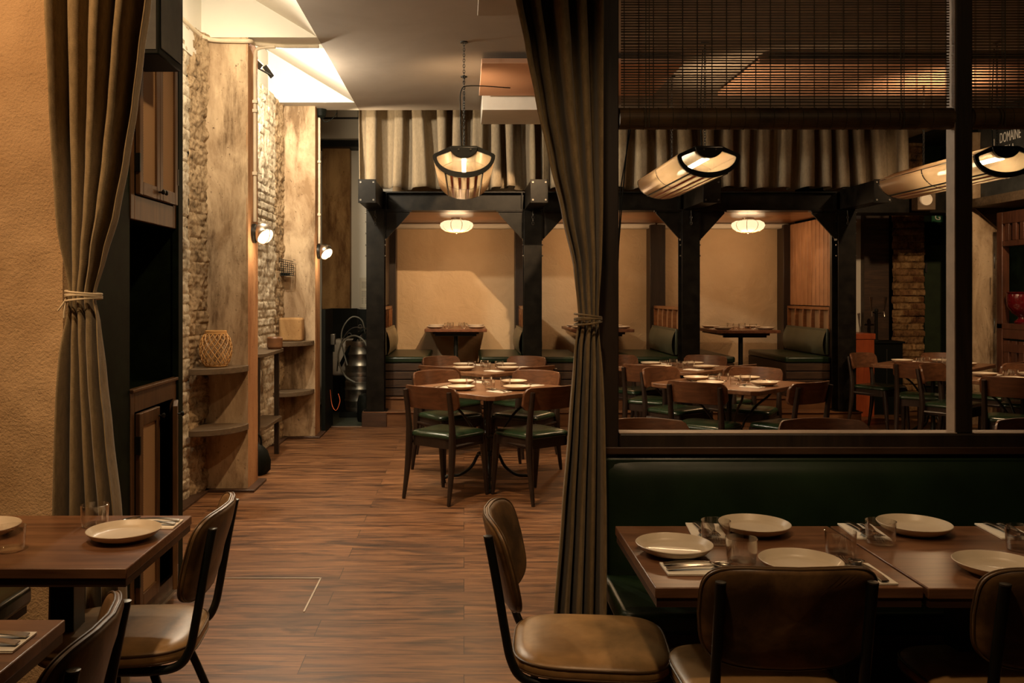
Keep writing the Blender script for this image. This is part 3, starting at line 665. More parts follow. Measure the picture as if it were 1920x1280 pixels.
# ------------------------------------------------------------------ pendant heaters
def pendant(x, label, e=18):
    t = thing('pendant_lamp', label, 'pendant lamp', (x, 6.62, 2.59))
    L = 1.52; up = [(-.235, -.075), (-.225, -.062), (-.10, -.004), (.10, -.004), (.225, -.062), (.235, -.075)]
    def arc(k): a = PI + PI*k/20; return (.235*math.cos(a), -.075+.165*math.sin(a))
    R3 = lambda p, y: (p[0], y, p[1])
    outline = up + [arc(20-k) for k in range(1, 20)]
    def ringmesh(y0, y1, th):
        o_ = outline; c = (0, -.11); inn = [(p[0]*(1-th/.235*1.1), c[1]+(p[1]-c[1])*(1-th/.09)) for p in o_]
        mb = MB(); n = len(o_)
        A = [[mb.bm.verts.new(R3(p, y)) for p in q] for y in (y0, y1) for q in (o_, inn)]
        oa, ia, ob, ib = A
        for i in range(n):
            j = (i+1) % n
            mb.bm.faces.new((oa[i], oa[j], ia[j], ia[i])); mb.bm.faces.new((ob[i], ib[i], ib[j], ob[j]))
            mb.bm.faces.new((oa[i], ob[i], ob[j], oa[j])); mb.bm.faces.new((ia[i], ia[j], ib[j], ib[i]))
        return mb
    ringmesh(-.012, .012, .028).build('end_frame', M['blackmetal'], t, smooth=False)
    ringmesh(L-.012, L+.012, .010).build('end_frame', M['blackmetal'], t, smooth=False)
    ringmesh(L*.5-.008, L*.5+.008, .006).build('middle_band', M['blackmetal'], t, smooth=False)
    # lamp holder half disc at the front, and spine on top
    hd = [(-.105, -.012)] + [(.105*math.cos(PI+PI*k/14), -.012+.082*math.sin(PI+PI*k/14)) for k in range(1, 14)] + [(.105, -.012)]
    mt = Matrix(((1, 0, 0, 0), (0, 0, 1, 0), (0, 1, 0, 0), (0, 0, 0, 1)))
    MB().prism(hd, -.02, .04, mt).build('lamp_holder', M['blackmetal'], t, bevel=0.004)
    mb = MB()
    mb.tube([(-.04, -.022, -.03), (-.04, -.026, -.03)], .007, 8).tube([(.05, -.022, -.03), (.05, -.026, -.03)], .007, 8)
    build_each(mb, 'screw', M['bolt'], t)
    bx(-.10, .10, .0, L, -.008, 0).build('top_spine', M['blackmetal'], t)
    mb = MB()
    mb.grid(1, 1, lambda u, v: (-.10-.13*u, L*v, -.004-.062*u)); mb.grid(1, 1, lambda u, v: (.10+.13*u, L*v, -.004-.062*u))
    mb.build('sloped_shade', M['diff'], t, solid=.003)
    for s in (-1, 1):
        MB().grid(8, 1, lambda u, v: (s*.233*math.cos(.93*u), .0+L*v, -.075-.163*math.sin(.93*u))).build('side_diffuser', M['diff'], t, solid=.003)
    for s in (-1, 1):
        MB().tube([(s*.233*math.cos(.93), 0, -.075-.165*math.sin(.93)), (s*.233*math.cos(.93), L, -.075-.165*math.sin(.93))], .0075, 6).build('edge_strip', M['blackmetal'], t)
    # bottom louvre strips
    mb = MB(); md = MB()
    a0, a1 = .95, PI-.95; n = 9
    for k in range(n):
        lo = a0+(a1-a0)*k/n; hi = a0+(a1-a0)*(k+1)/n
        tgt = md if k in (1, 3, 5, 7) else mb
        if tgt is md: lo += .012; hi -= .012
        else: lo -= .03; hi += .03
        tgt.grid(3, 1, lambda u, v: (.233*math.cos(lo+(hi-lo)*u), L*v, -.075-.163*math.sin(lo+(hi-lo)*u)))
    for k in range(46):
        y = .02+k*(L-.04)/45
        mb.tube([(.228*math.cos(a0+(a1-a0)*q/8), y, -.073-.159*math.sin(a0+(a1-a0)*q/8)) for q in range(9)], .0035, 4)
    mb.build('louvre', M['louvre'], t, solid=.003)
    md.build('louvre_slot', M['redwood'], t, solid=.002)
    cen = [p for p in outline]
    MB().prism([(p[0]*.93, -.11+(p[1]+.11)*.9) for p in outline], .001, .004, mt).build('end_panel', M['diffend'], t)
    MB().tube([(0, .03, -.085), (0, L*.30, -.085), (0, L*.6, -.085)], .017, 10).build('light_tube', M['tube'], t)
    for y0 in (.10, L-.35):
        mb = MB()
        zt = 3.40-2.59
        n = 38
        for k in range(n):
            zc = .012+(zt-.02)*(k+.5)/n; h = (zt/n)*.72
            pts = [((.008*math.cos(a)) if k % 2 else 0, y0+(0 if k % 2 else .008*math.cos(a)), zc+h*math.sin(a)) for a in [2*PI*j/8 for j in range(8)]]
            mb.tube(pts, .0022, 4, closed=True)
        mb.lathe([(.03, zt-.008), (.03, zt)], 14, (0, y0, 0))
        mb.build('chain', M['blackmetal'], t)
    mb = MB(); mb.tube(smoothpath([(-.02, .12, 0), (-.028, .12, .3), (-.022, .115, .44), (.05, .08, .47), (.35, .02, .44)] if x < 1 else [(-.02, .12, 0), (-.028, .12, .3), (-.012, .115, .76)]), .004, 6)
    mb.build('power_cable', M['black'], t)
    lamp('pendant_light', 'AREA', (x, 7.4, 2.33), e, WARM, (x, 7.4, 0), .35)
    lamp('pendant_up_light', 'SPOT', (x, 7.4, 2.62), e*(1.2 if x < 1 else 5), WARM, (x+(.7 if x > 1 and x < 3 else 0), 7.65, 3.4), .12, 100, .9)
pendant(0.0, 'ribbed trough pendant hanging above the centre aisle table')
pendant(1.84, 'ribbed trough pendant just right of the curtain, hanging below the blind')
pendant(4.07, 'ribbed trough pendant at the right, partly behind the window post')

# ------------------------------------------------------------------ tied-back curtains
def interp(tab, z):
    if z <= tab[0][0]: return tab[0][1]
    for (a, p), (b_, q) in zip(tab, tab[1:]):
        if z <= b_:
            t = (z-a)/(b_-a); t = t*t*(3-2*t)*.35+t*.65
            return p+(q-p)*t
    return tab[-1][1]
def tied_curtain(name, label, Y, left, right, tie, nf, seed, dep=.05, zt=2.95, tiecol=None):
    rnd = random.Random(seed); ph = [rnd.uniform(0, 6) for _ in range(6)]
    t = thing(name, label, 'curtain', (0, Y, 0))
    def f(u, v):
        z = .012+(zt-.012)*v
        l, r = interp(left, z), interp(right, z); W_ = r-l
        ww = 1+.35*math.sin(u*11+ph[0])*.5
        s = 2*PI*nf*(u+.018*math.sin(u*13+ph[1])+.012*math.sin(u*29+ph[2]))
        near = math.exp(-((z-tie)/.16)**2)
        a = dep*ww*(1-.55*near)*(.8+.25*min(1, abs(z-tie)))
        drift = .06*math.sin((z-tie)*1.7+u*5+ph[3])*min(1, abs(z-tie)*1.5)
        x = l+W_*(u+.30/nf*math.sin(2*s)*.32 + drift*.35*math.sin(PI*u))
        y = -a*math.cos(s+drift*3) + .018*math.sin(u*7+z*1.3+ph[4])*(1-near) - .03*near*math.sin(PI*u)
        return (x, y, z)
    MB().grid(nf*20, 90, f).build('cloth', M['curtain'], t, angle=80, solid=0.004)
    l, r = interp(left, tie), interp(right, tie); c = (l+r)/2; w_ = (r-l)/2+.012
    mb = MB()
    for k in range(4):
        dz = (k-1.5)*.008+.004*math.sin(k*2.2)
        pts = [(c+w_*math.cos(a), -.005+(dep*.9+.022)*math.sin(a), tie+dz+.006*math.cos(a+k)) for a in [2*PI*j/28 for j in range(28)]]
        mb.tube(pts, .0035, 6, closed=True)
    if tiecol is M['cord']:
        mb.tube(smoothpath([(l-.005, -.03, tie), (l-.02, -.04, tie-.03), (l-.035, -.04, tie-.05)]), .003, 5)
        mb.tube(smoothpath([(l-.005, -.03, tie), (l-.012, -.04, tie-.045), (l-.014, -.04, tie-.075)]), .003, 5)
    mb.build('tie_cord', tiecol or M['curtain'], t)
    return t
tied_curtain('tied_curtain', 'olive linen curtain tied with pale cord beside the ochre wall', 3.10,
    [(0, -1.43), (.45, -1.415), (.72, -1.405), (1.02, -1.40), (1.29, -1.392), (1.47, -1.377), (1.76, -1.405), (2.13, -1.428), (2.51, -1.445), (2.95, -1.47)],
    [(0, -1.165), (.45, -1.18), (.71, -1.197), (1.0, -1.232), (1.19, -1.255), (1.38, -1.277), (1.47, -1.296), (1.61, -1.255), (1.76, -1.21), (1.95, -1.174), (2.14, -1.144), (2.32, -1.123), (2.51, -1.097), (2.95, -1.04)],
    1.47, 4, 3, .075, tiecol=M['cord'])
tied_curtain('tied_curtain', 'olive linen curtain tied back against the partition end post', 3.06,
    [(0, .295), (.35, .303), (.74, .334), (1.02, .358), (1.29, .380), (1.39, .397), (1.57, .378), (1.76, .334), (1.945, .288), (2.13, .247), (2.31, .213), (2.5, .176), (2.95, .085)],
    [(0, .486), (.35, .482), (.74, .482), (1.02, .478), (1.22, .473), (1.39, .464), (1.6, .470), (1.8, .474), (2.1, .476), (2.5, .478), (2.95, .484)],
    1.39, 4, 11, .070)

# ------------------------------------------------------------------ partition with window openings and blinds
t = thing('window_partition', 'dark stained timber partition with open windows above the green bench', 'partition', (0, 3.20, 0))
bx(.565, 4.2, .012, .05, 0.0, .894).build('lower_panel', M['stepwood'], t)
mb = bx(.5635, 4.2, -.012, .062, .895, .972); mb.build('window_sill', M['dkwood'], t, bevel=0.006)
bx(.49, .563, .0, .055, 0, 3.4).build('post', M['dkwood'], t, bevel=0.004)
bx(1.788, 1.850, .0, .055, .972, 3.4).build('post', M['dkwood'], t, bevel=0.004)
bx(1.784, 1.7878, .001, .056, .972, 3.4).build('lit_face_strip', M['lit_face'], t)  # thin strip whose pale colour stands for light on the post side
bx(.5636, 1.787, -.011, .060, .9722, .975).build('lit_sill_strip', M['lit_face'], t)  # pale colour stands for light falling on the sill top
bx(1.851, 4.1, -.011, .060, .9722, .975).build('lit_sill_strip', M['lit_face'], t)
bx(3.06, 3.122, .0, .055, .972, 3.4).build('post', M['dkwood'], t, bevel=0.004)
bx(.563, 4.2, .0, .055, 3.1, 3.4).build('head_rail', M['dkwood'], t, bevel=0.004)
bx(.50, 4.2, -.02, -.0125, .897, .925).build('trim_moulding', M['tedge'], t, bevel=0.006)
def blind(x0, x1, label):
    t = thing('bamboo_blind', label, 'blind', (x0, 3.225, 2.12)); W_ = x1-x0; rnd = random.Random(int(x0*100))
    mb = MB(); z = .045; k = 0
    while z < .93:
        h = rnd.uniform(.0058, .0080) if rnd.random() < .94 else .0095
        sag = rnd.uniform(-.0006, .0006); dy = rnd.uniform(-.001, .001)
        mb.ring_loft([[(W_*q, dy+.0016*c[0]+.001*math.sin(k+q*9), z+h/2+c[1]*h/2+sag*math.sin(q*PI)+.0008*nz(q*3, k, 1)) for c in ((1, .8), (1, -.8), (-1, -.8), (-1, .8))] for q in [j/6 for j in range(7)]])
        z += h+rnd.uniform(.0022, .0044); k += 1
    n = int(W_/.0524); nf = len(mb.bm.faces)
    for k in range(n+1):
        x = .012+(W_-.024)*k/n
        mb.tube([(x, -.0035, .03), (x, -.0035, .93)], .0009, 4); mb.tube([(x, .0035, .03), (x, .0035, .93)], .0009, 4)
    o = mb.build('slat_sheet', M['bamboo'], t, smooth=False); o.data.materials.append(M['twine'])
    for p in o.data.polygons[nf:]: p.material_index = 1
    mb = MB()
    R_ = lambda a, z: 1
    n = 44
    for k in range(n):
        a = 2*PI*k/n; r = .0375+rnd.uniform(-.0006, .0006)
        mb.box(-.008, W_+.004, -.0024, .0024, -.0008, .0012, rot=Matrix.Translation((0, r*math.sin(a), r*math.cos(a))) @ Matrix.Rotation(-a, 4, 'X'))
    mb.lathe([(.034, 0), (.034, W_-.01)], 20, mat=Matrix.Rotation(PI/2, 4, 'Y'))
    nf = len(mb.bm.faces)
    for k in range(n//2):
        x = .03+k*.0524
        if x > W_-.01: break
        mb.tube([(x+.004*math.sin(a), .0405*math.sin(a), .0405*math.cos(a)) for a in [2*PI*j/16 for j in range(16)]], .0009, 4, closed=True)
    o = mb.build('rolled_bottom', M['bamboo'], t, smooth=False); o.data.materials.append(M['twine'])
    for p in o.data.polygons[nf:]: p.material_index = 1
    mb = MB()
    for x in (.082, W_-.20):
        for dx in (0, .012): MB().tube([(x+dx, -.045, .93), (x+dx, -.046, -.04)], .0014, 5).build('lift_cord', M['twine'], t)
    return t
blind(.575, 1.778, 'rolled bamboo slat blind in the large left opening of the partition')
blind(1.862, 3.05, 'rolled bamboo slat blind right of the window post')
mb = MB()
p0, p1 = (.610, 3.262, 2.09), (.5705, 3.262, 1.62)
mb.tube([p0, ((p0[0]+p1[0])/2, 3.262, 1.87), p1], .0022, 6); mb.tube([(p0[0]+.007, 3.262, 2.09), (p1[0]+.01, 3.262, 1.87), (p1[0]+.001, 3.262, 1.60)], .0022, 6)
tag(mb.build('blind_cord', M['black']), 'dark doubled blind cord slanting down beside the left window post', 'cord')

# ------------------------------------------------------------------ banquettes in front
t = thing('banquette_bench', 'long dark green banquette with high back under the partition window', 'bench', (.49, 2.73, 0))
L = 3.6
MB().prism(rrect(L, .44, .045, 5, L/2, .22), .415, .485).build('seat_cushion', M['green'], t, bevel=0.02, seg=4)
mb = MB()
def backf(u, v):
    bul = .035*(1-(2*v-1)**6)*(1-(2*u-1)**40)
    return (.008+(L-.008)*u, .425-.05*(1-v)-bul+.012*(1-v), .47+.42*v)
mb.grid(60, 20, backf); mb.box(.008, L, .415, .435, .45, .885)
mb.build('back_cushion', M['green'], t)
bx(.02, L, .03, .43, .385, .414).build('seat_board', M['dkwood'], t)
for x in (.06, 1.2, 2.4, 3.5):
    for y in (.05, .365): bx(x, x+.06, y, y+.06, 0, .385).build('leg', M['dkwood'], t)
t = thing('banquette_bench', 'dark green banquette corner at the left edge beside the ochre wall', 'bench', (-2.1, 1.0, 0))
MB().prism(rrect(.62, 2.04, .04, 5, .31, 1.02), .415, .485).build('seat_cushion', M['greenseat'], t, bevel=0.02, seg=4)
bx(.02, .60, .02, 2.02, .385, .414).build('seat_board', M['plank'], t)
bx(.02, .52, .03, 2.0, 0, .385).build('bench_base', M['dkwood'], t)

# ------------------------------------------------------------------ foreground tables
def cafe_table(x0, x1, y0, y1, label, peds, grp=None):
    t = thing('dining_table', label, 'table', ((x0+x1)/2, (y0+y1)/2, 0), 0, grp)
    w, d = (x1-x0)/2, (y1-y0)/2
    MB().prism([(-w, -d), (w, -d), (w, d), (-w, d)], .722, .750).build('tabletop', M['table'], t, bevel=0.003)
    bx(-w+.004, w-.004, -d+.004, d-.004, .700, .7215).build('edge_board', M['tedge'], t)
    mb = MB()
    for px in peds:
        mb.box(px-.035, px+.035, -.04, .04, .012, .70); mb.box(px-.03, px+.03, -d*.72, d*.72, .682, .70)
        mb.box(px-.035, px+.035, -d*.85, d*.85, 0, .025)
    mb.build('pedestal', M['blackmetal'], t, bevel=0.003)
    return t
cafe_table(.475, 1.142, 2.185, 2.765, 'walnut dining table at the left end of the green banquette', (.28,))
cafe_table(1.150, 1.818, 2.180, 2.765, 'walnut dining table at the right edge, pushed against its neighbour', (-.08,))
cafe_table(-1.56, -.895, 2.335, 2.895, 'reddish walnut table before the ochre wall with a plate and tumbler', (.05,))
cafe_table(-1.56, -.893, 1.40, 1.972, 'walnut table corner at the bottom left with a folded napkin', (.05,))

# ------------------------------------------------------------------ tableware prototypes
def plate_mesh(s=1.0):
    r = .107*s
    prof = [(.001, .003), (r*.66, .003), (r*.70, .006), (r*.88, .014), (r*.985, .0265), (r*1.0, .0295), (r*.985, .031), (r*.955, .0285), (r*.88, .018), (r*.80, .0115), (r*.70, .0095), (.001, .009)]
    return MB().lathe(prof, 64)
plate0 = plate_mesh().build('dinner_plate', M['stone'], angle=50); tag(plate0, 'x', 'plate')
gl = MB().lathe([(.001, 0), (.034, 0), (.0385, .004), (.0405, .02), (.0425, .068), (.0412, .0685), (.0392, .02), (.036, .0085), (.001, .008)], 40)
glass0 = gl.build('glass_tumbler', M['glass'], angle=40); tag(glass0, 'x', 'glass')
nk = MB().box(-.085, .085, -.052, .052, 0, .0022).box(-.085, .083, -.052, .050, .0026, .005)
napkin0 = nk.build('folded_napkin', M['napkin'], bevel=0.001); tag(napkin0, 'x', 'napkin')
def cutlery(kind):
    mb = MB(); L = .185
    # handle: along -x .. +x, slightly arched
    n = 14; rings = []
    for k in range(n+1):
        q = k/n; x = -L/2+q*(L*.66)
        wd = .0068*(1-q)**.8+.0028+.0012*math.sin(q*PI); z = .0042+.006*math.sin(q*PI*.9)+.004*q**3
        rings.append([(x, s*wd, z+h*.0013) for s, h in ((1, 1), (-1, 1), (-1, -1), (1, -1))])
    mb.ring_loft(rings)
    x1 = -L/2+L*.66
    if kind == 'spoon':
        def f(u, v):
            a = u*2*PI; rr = v
            cx = x1+.027; return (cx+.030*rr*math.cos(a), .0185*rr*math.sin(a)*(1-.12*math.cos(a)), .0045-(-.0075)*(rr**2)+.0035*rr*(-math.cos(a)))
        mb.grid(20, 6, f)
    else:
        mb.ring_loft([[(x1+dx, s*wd, z+h*.001) for s, h in ((1, 1), (-1, 1), (-1, -1), (1, -1))] for dx, wd, z in ((-.002, .0035, .009), (.008, .010, .006), (.016, .0125, .0055), (.022, .0125, .006))])
        for k in range(4):
            yy = -.0105+k*.007
            mb.ring_loft([[(x1+dx, yy+s*.0017*tp, z+h*.0009) for s, h in ((1, 1), (-1, 1), (-1, -1), (1, -1))] for dx, tp, z in ((.020, 1, .006), (.045, .9, .0085), (.060, .6, .0125))])
    bmesh.ops.remove_doubles(mb.bm, verts=mb.bm.verts, dist=1e-6)
    o = mb.build(kind, M['chrome'], angle=60, solid=.0009 if kind == 'spoon' else 0)
    return tag(o, 'x', 'cutlery')
fork0 = cutlery('fork'); spoon0 = cutlery('spoon')
USEDW = set()
def ware(p, x, y, z, rz, label, group, s=1.0):
    o = place(p, (x, y, z), rz, label, group)
    o.scale = (s, s, s)
    return o
def cutset(x, y, z, rz, where, group, both=True):
    """napkin centre, handles at -x local"""
    ware(napkin0, x, y, z, rz, 'folded pale napkin ' + where, group[0])
    c, s = math.cos(rz), math.sin(rz)
    for k, (p, nm, dy) in enumerate(((fork0, 'fork', .018), (spoon0, 'spoon', -.016))):
        ware(p, x+c*.012-s*dy, y+s*.012+c*dy, z+.0055, rz+(.05 if k else -.03), 'steel ' + nm + ' ' + where, group[1])
Z = .7505
GP, GG, GN, GC = 'stoneware plates on the foreground tables', 'tumblers on the foreground tables', 'napkins on the foreground tables', 'cutlery on the foreground tables'
def fg(px, py, lab): ware(plate0, px, py, Z, random.uniform(0, 3), 'pale stoneware plate ' + lab, GP)
def fgl(px, py, lab): ware(glass0, px, py, Z, random.uniform(0, 3), 'clear glass tumbler ' + lab, GG)
fg(.590, 2.470, 'at the left end of the banquette table')
fg(.888, 2.69, 'nearest the green backrest on the left banquette table')
fg(.886, 2.315, 'just behind the top of the middle leather chair')
fgl(.735, 2.568, 'on the left banquette table in front of a back napkin')
fgl(.752, 2.385, 'beside the spoon tips on the left banquette table')
fgl(1.050, 2.455, 'behind the upright fork near the joint of the tables')
cutset(.612, 2.325, Z, 0.0, 'beside the left end plate', (GN, GC))
cutset(.742, 2.695, Z, -PI/2-.12, 'under the back tumbler of the left banquette table', (GN, GC))
cutset(1.035, 2.285, Z, PI/2, 'half hidden behind the middle chair', (GN, GC))
fg(1.376, 2.69, 'nearest the green backrest on the right banquette table')
fg(1.392, 2.295, 'at the front of the right banquette table')
fgl(1.215, 2.565, 'just right of the joint between the tables')
fgl(1.585, 2.50, 'cut by the right edge of the picture')
cutset(1.222, 2.69, Z, -PI/2-.1, 'at the back of the table joint', (GN, GC))
cutset(1.655, 2.69, Z, -PI/2-.1, 'at the back right edge of the picture', (GN, GC))
fg(-1.012, 2.62, 'on the reddish left table by its leather chair')
fg(-1.455, 2.66, 'cut by the left edge on the reddish table')
fgl(-1.158, 2.76, 'behind the plate on the reddish left table')
fgl(-1.290, 2.50, 'at the left edge of the reddish table')
cutset(-.985, 2.775, Z, PI, 'behind the plate on the reddish left table', (GN, GC))
cutset(-1.0, 1.835, Z, PI, 'on the bottom left table corner', (GN, GC))

# ------------------------------------------------------------------ metal framed leather chairs
def leather_chair():
    t = thing('leather_chair', 'x', 'chair')
    # seat pad, rounded trapezoid with soft crown (faces +y)
    def seatpt(a, k):
        c, s = math.cos(a), math.sin(a); e = .52
        x = .205*math.copysign(abs(c)**e, c)*(1+.06*s); y = .222*math.copysign(abs(s)**e, s)
        return (x*k, y*k+.005)
    lev = [(.2, .437), (.93, .437), (.985, .443), (1.0, .455), (.992, .470), (.955, .480), (.85, .487), (.6, .491), (.3, .492), (.02, .492)]
    mb = MB(); mb.ring_loft([[(*seatpt(2*PI*j/48, k), z) for j in range(48)] for k, z in lev])
    st = mb.build('seat', M['tan'], t, angle=80)
    pip = MB(); pip.tube([(*seatpt(2*PI*j/64, .988), .4725) for j in range(64)], .0035, 6, closed=True)
    pip.tube([(*seatpt(2*PI*j/64, .99), .446) for j in range(64)], .003, 6, closed=True)
    pip.build('seat_piping', M['piping'], st)
    # backrest pad
    def bp(u, v, off):
        a = 2*PI*u; c, s = math.cos(a), math.sin(a); e = .42
        x = .205*math.copysign(abs(c)**e, c)*v; z = .129*math.copysign(abs(s)**e, s)*v
        if s < 0: x *= 1-.06*(-z/.129)
        y = -.262-.034*(z/.129) + .055*(x/.205)**2 + off
        return (x*1.02, y, .724+z)
    mb = MB(); mb.ring_loft([[bp(j/56, k, o) for j in range(56)] for k, o in ((.02, .016), (.5, .017), (.9, .015), (.975, .009), (1.0, 0), (.975, -.009), (.9, -.015), (.5, -.017), (.02, -.016))])
    b = mb.build('backrest', M['tanback'], t, angle=80)
    pip = MB(); pip.tube([bp(j/64, .992, .006) for j in range(64)], .003, 6, closed=True); pip.tube([bp(j/64, .992, -.006) for j in range(64)], .003, 6, closed=True)
    pip.build('backrest_piping', M['piping'], b)
    for s in (-1, 1):
        p = smoothpath([(s*.175, -.278, .815), (s*.175, -.256, .70), (s*.175, -.232, .56), (s*.175, -.215, .48), (s*.175, -.185, .435), (s*.173, -.12, .420), (s*.17, .02, .420), (s*.168, .16, .420)], 5)
        MB().tube(p, .0125, 12).build('back_tube', M['blackmetal'], t)
    mb = MB().tube([(-.168, .15, .420), (.168, .15, .420)], .010, 10)
    mb.build('cross_bar', M['blackmetal'], t)
    for s in (-1, 1): MB().lathe([(.0127, 0), (.0127, .004), (.005, .006)], 12, (s*.175, -.2785, .814)).build('tube_cap', M['bolt'], t)
    for s in (-1, 1):
        MB().tube(smoothpath([(s*.06, .13, .400), (s*.14, .135, .398), (s*.170, .155, .36), (s*.190, .200, .16), (s*.200, .225, .003)], 5), .0125, 12).build('leg', M['blackmetal'], t)
        MB().tube(smoothpath([(s*.06, -.10, .400), (s*.13, -.105, .398), (s*.165, -.13, .36), (s*.190, -.205, .16), (s*.200, -.245, .003)], 5), .0125, 12).build('leg', M['blackmetal'], t)
    mb = MB()
    for yy in (.13, -.10): mb.tube([(-.07, yy, .400), (.07, yy, .400)], .0125, 10)
    build_each(mb, 'under_seat_bar', M['blackmetal'], t)
    return t
lc = leather_chair()
GL = 'leather chairs with black tube frames at the foreground tables'
place(lc, (.360, 2.55, 0), -PI/2-.10, 'tan leather chair seen side on at the left end of the banquette table', GL)
place(lc, (.765, 2.30, 0), 0.0, 'worn leather chair with its back to the viewer in the bottom middle', GL)
place(lc, (1.405, 2.29, 0), 0.02, 'worn leather chair cut by the right edge of the picture', GL)
place(lc, (-1.0, 2.635, 0), PI/2+.08, 'tan leather chair drawn up to the end of the reddish left table', GL)
place(lc, (-.985, 1.69, 0), PI/2+.12, 'tan leather chair cut off at the bottom left corner of the picture', GL)

# ------------------------------------------------------------------ wooden bistro chairs
def bistro_chair():
    t = thing('bistro_chair', 'x', 'chair')
    W2, D2 = .215, .205
    def seat_out(k): return [(x*(1+.06*(y/D2))*k, y*k) for x, y in rrect(2*W2, 2*D2, .07, 6)]
    mb = MB(); lev = [(.5, .452), (.985, .452), (1.0, .458), (.995, .472), (.95, .485), (.8, .493), (.4, .497), (.02, .497)]
    mb.ring_loft([[(*p, z) for p in seat_out(k)] for k, z in lev]); mb.build('seat', M['greenseat'], t, angle=80)
    mb = MB(); o_ = seat_out(.96); i_ = seat_out(.88)
    mb.ring_loft([[(*p, .385) for p in o_], [(*p, .4515) for p in o_], [(*p, .4515) for p in i_], [(*p, .385) for p in i_], [(*p, .385) for p in o_]], cap=False)
    mb.build('seat_apron', M['chairwood'], t)
    for s in (-1, 1):
        MB().tube([(s*.192, .172, .45), (s*.197, .187, .30), (s*.204, .212, 0.002)], [.026, .025, .013], 10).build('leg', M['chairwood'], t)
        MB().tube(smoothpath([(s*.205, -.250, 0.002), (s*.200, -.215, .22), (s*.197, -.198, .42), (s*.197, -.205, .58), (s*.198, -.240, .79)], 4),
                  [.013, .015, .017, .019, .021, .023, .0245, .0255, .026, .0255, .024, .0225, .021, .020, .019, .0185, .017], 10).build('leg', M['chairwood'], t)
    # curved backrest band
    def bf(th):
        def f(u, v):
            x = -.235+.47*u; e = abs(2*u-1)
            hh = .082*(1-.0*e) * (1-max(0, (e-.86)/.14)**2*.45)
            z = .735+(2*v-1)*hh+.008*(1-e*e)
            y = -.262+.085*e**2.0 - .03*(z-.745)/.07*.5 + th
            return (x, y, z)
        return f
    mb = MB(); nu, nv = 28, 6
    A = [[bf(.011)(i/nu, j/nv) for i in range(nu+1)] for j in range(nv+1)]; B = [[bf(-.011)(i/nu, j/nv) for i in range(nu+1)] for j in range(nv+1)]
    rings = []
    for i in range(nu+1): rings.append([A[j][i] for j in range(nv+1)]+[B[j][i] for j in range(nv, -1, -1)])
    mb.ring_loft(rings); mb.build('backrest', M['backwood'], t, bevel=.003)
    mb = MB()
    mb.tube([(-.198, .18, .405), (-.197, -.19, .405)], .012, 8); mb.tube([(.198, .18, .405), (.197, -.19, .405)], .012, 8)
    build_each(mb, 'side_rail', M['chairwood'], t)
    return t
bc = bistro_chair()
# diamond set square tables with cast iron base
def diamond_table():
    t = thing('pedestal_table', 'x', 'table')
    h = .47; c = .045
    poly = []
    for a in range(4):
        A = a*PI/2
        for p in ((h-c if a % 2 == 0 else h-c, h), ) : pass
    poly = [(h, -h+c), (h, h-c), (h-c, h), (-h+c, h), (-h, h-c), (-h, -h+c), (-h+c, -h), (h-c, -h)]
    r45 = Matrix.Rotation(PI/4, 4, 'Z')
    MB().prism(poly, .715, .750, r45).build('tabletop', M['table'], t, bevel=.005)
    mb = MB().lathe([(.035, .02), (.024, .05), (.020, .2), (.020, .60), (.030, .66), (.08, .70), (.08, .714)], 16)
    mb.build('column', M['blackmetal'], t)
    for k in range(4):
        a = PI/4+k*PI/2+PI/4; c_, s_ = math.cos(a), math.sin(a)
        q = [(.36, .705), (.32, .64), (.22, .56), (.13, .44), (.10, .38), (.03, .36)]
        lo = [(.03, .24), (.08, .22), (.13, .13), (.22, .065), (.31, .055), (.345, .035), (.35, .002)]
        mb = MB(); mb.tube(smoothpath([(c_*r, s_*r, z) for r, z in q], 4), .010, 8); mb.tube(smoothpath([(c_*r, s_*r, z) for r, z in lo], 4), .012, 8)
        mb.lathe([(.02, 0), (.02, .015), (.012, .03)], 10, (c_*.35, s_*.35, 0))
        mb.build('curved_foot', M['blackmetal'], t)
    mb = MB()
    for z, r in ((.37, .10), (.23, .085)): mb.tube([(r*math.cos(a), r*math.sin(a), z) for a in [2*PI*j/20 for j in range(20)]], .007, 6, closed=True)
    build_each(mb, 'base_ring', M['blackmetal'], t)
    return t
dt = diamond_table()
GB = 'bent-back wooden chairs with green seats at the dining tables'
SEATS = {'front-left': (-1, -1), 'front-right': (1, -1), 'back-left': (-1, 1), 'back-right': (1, 1)}
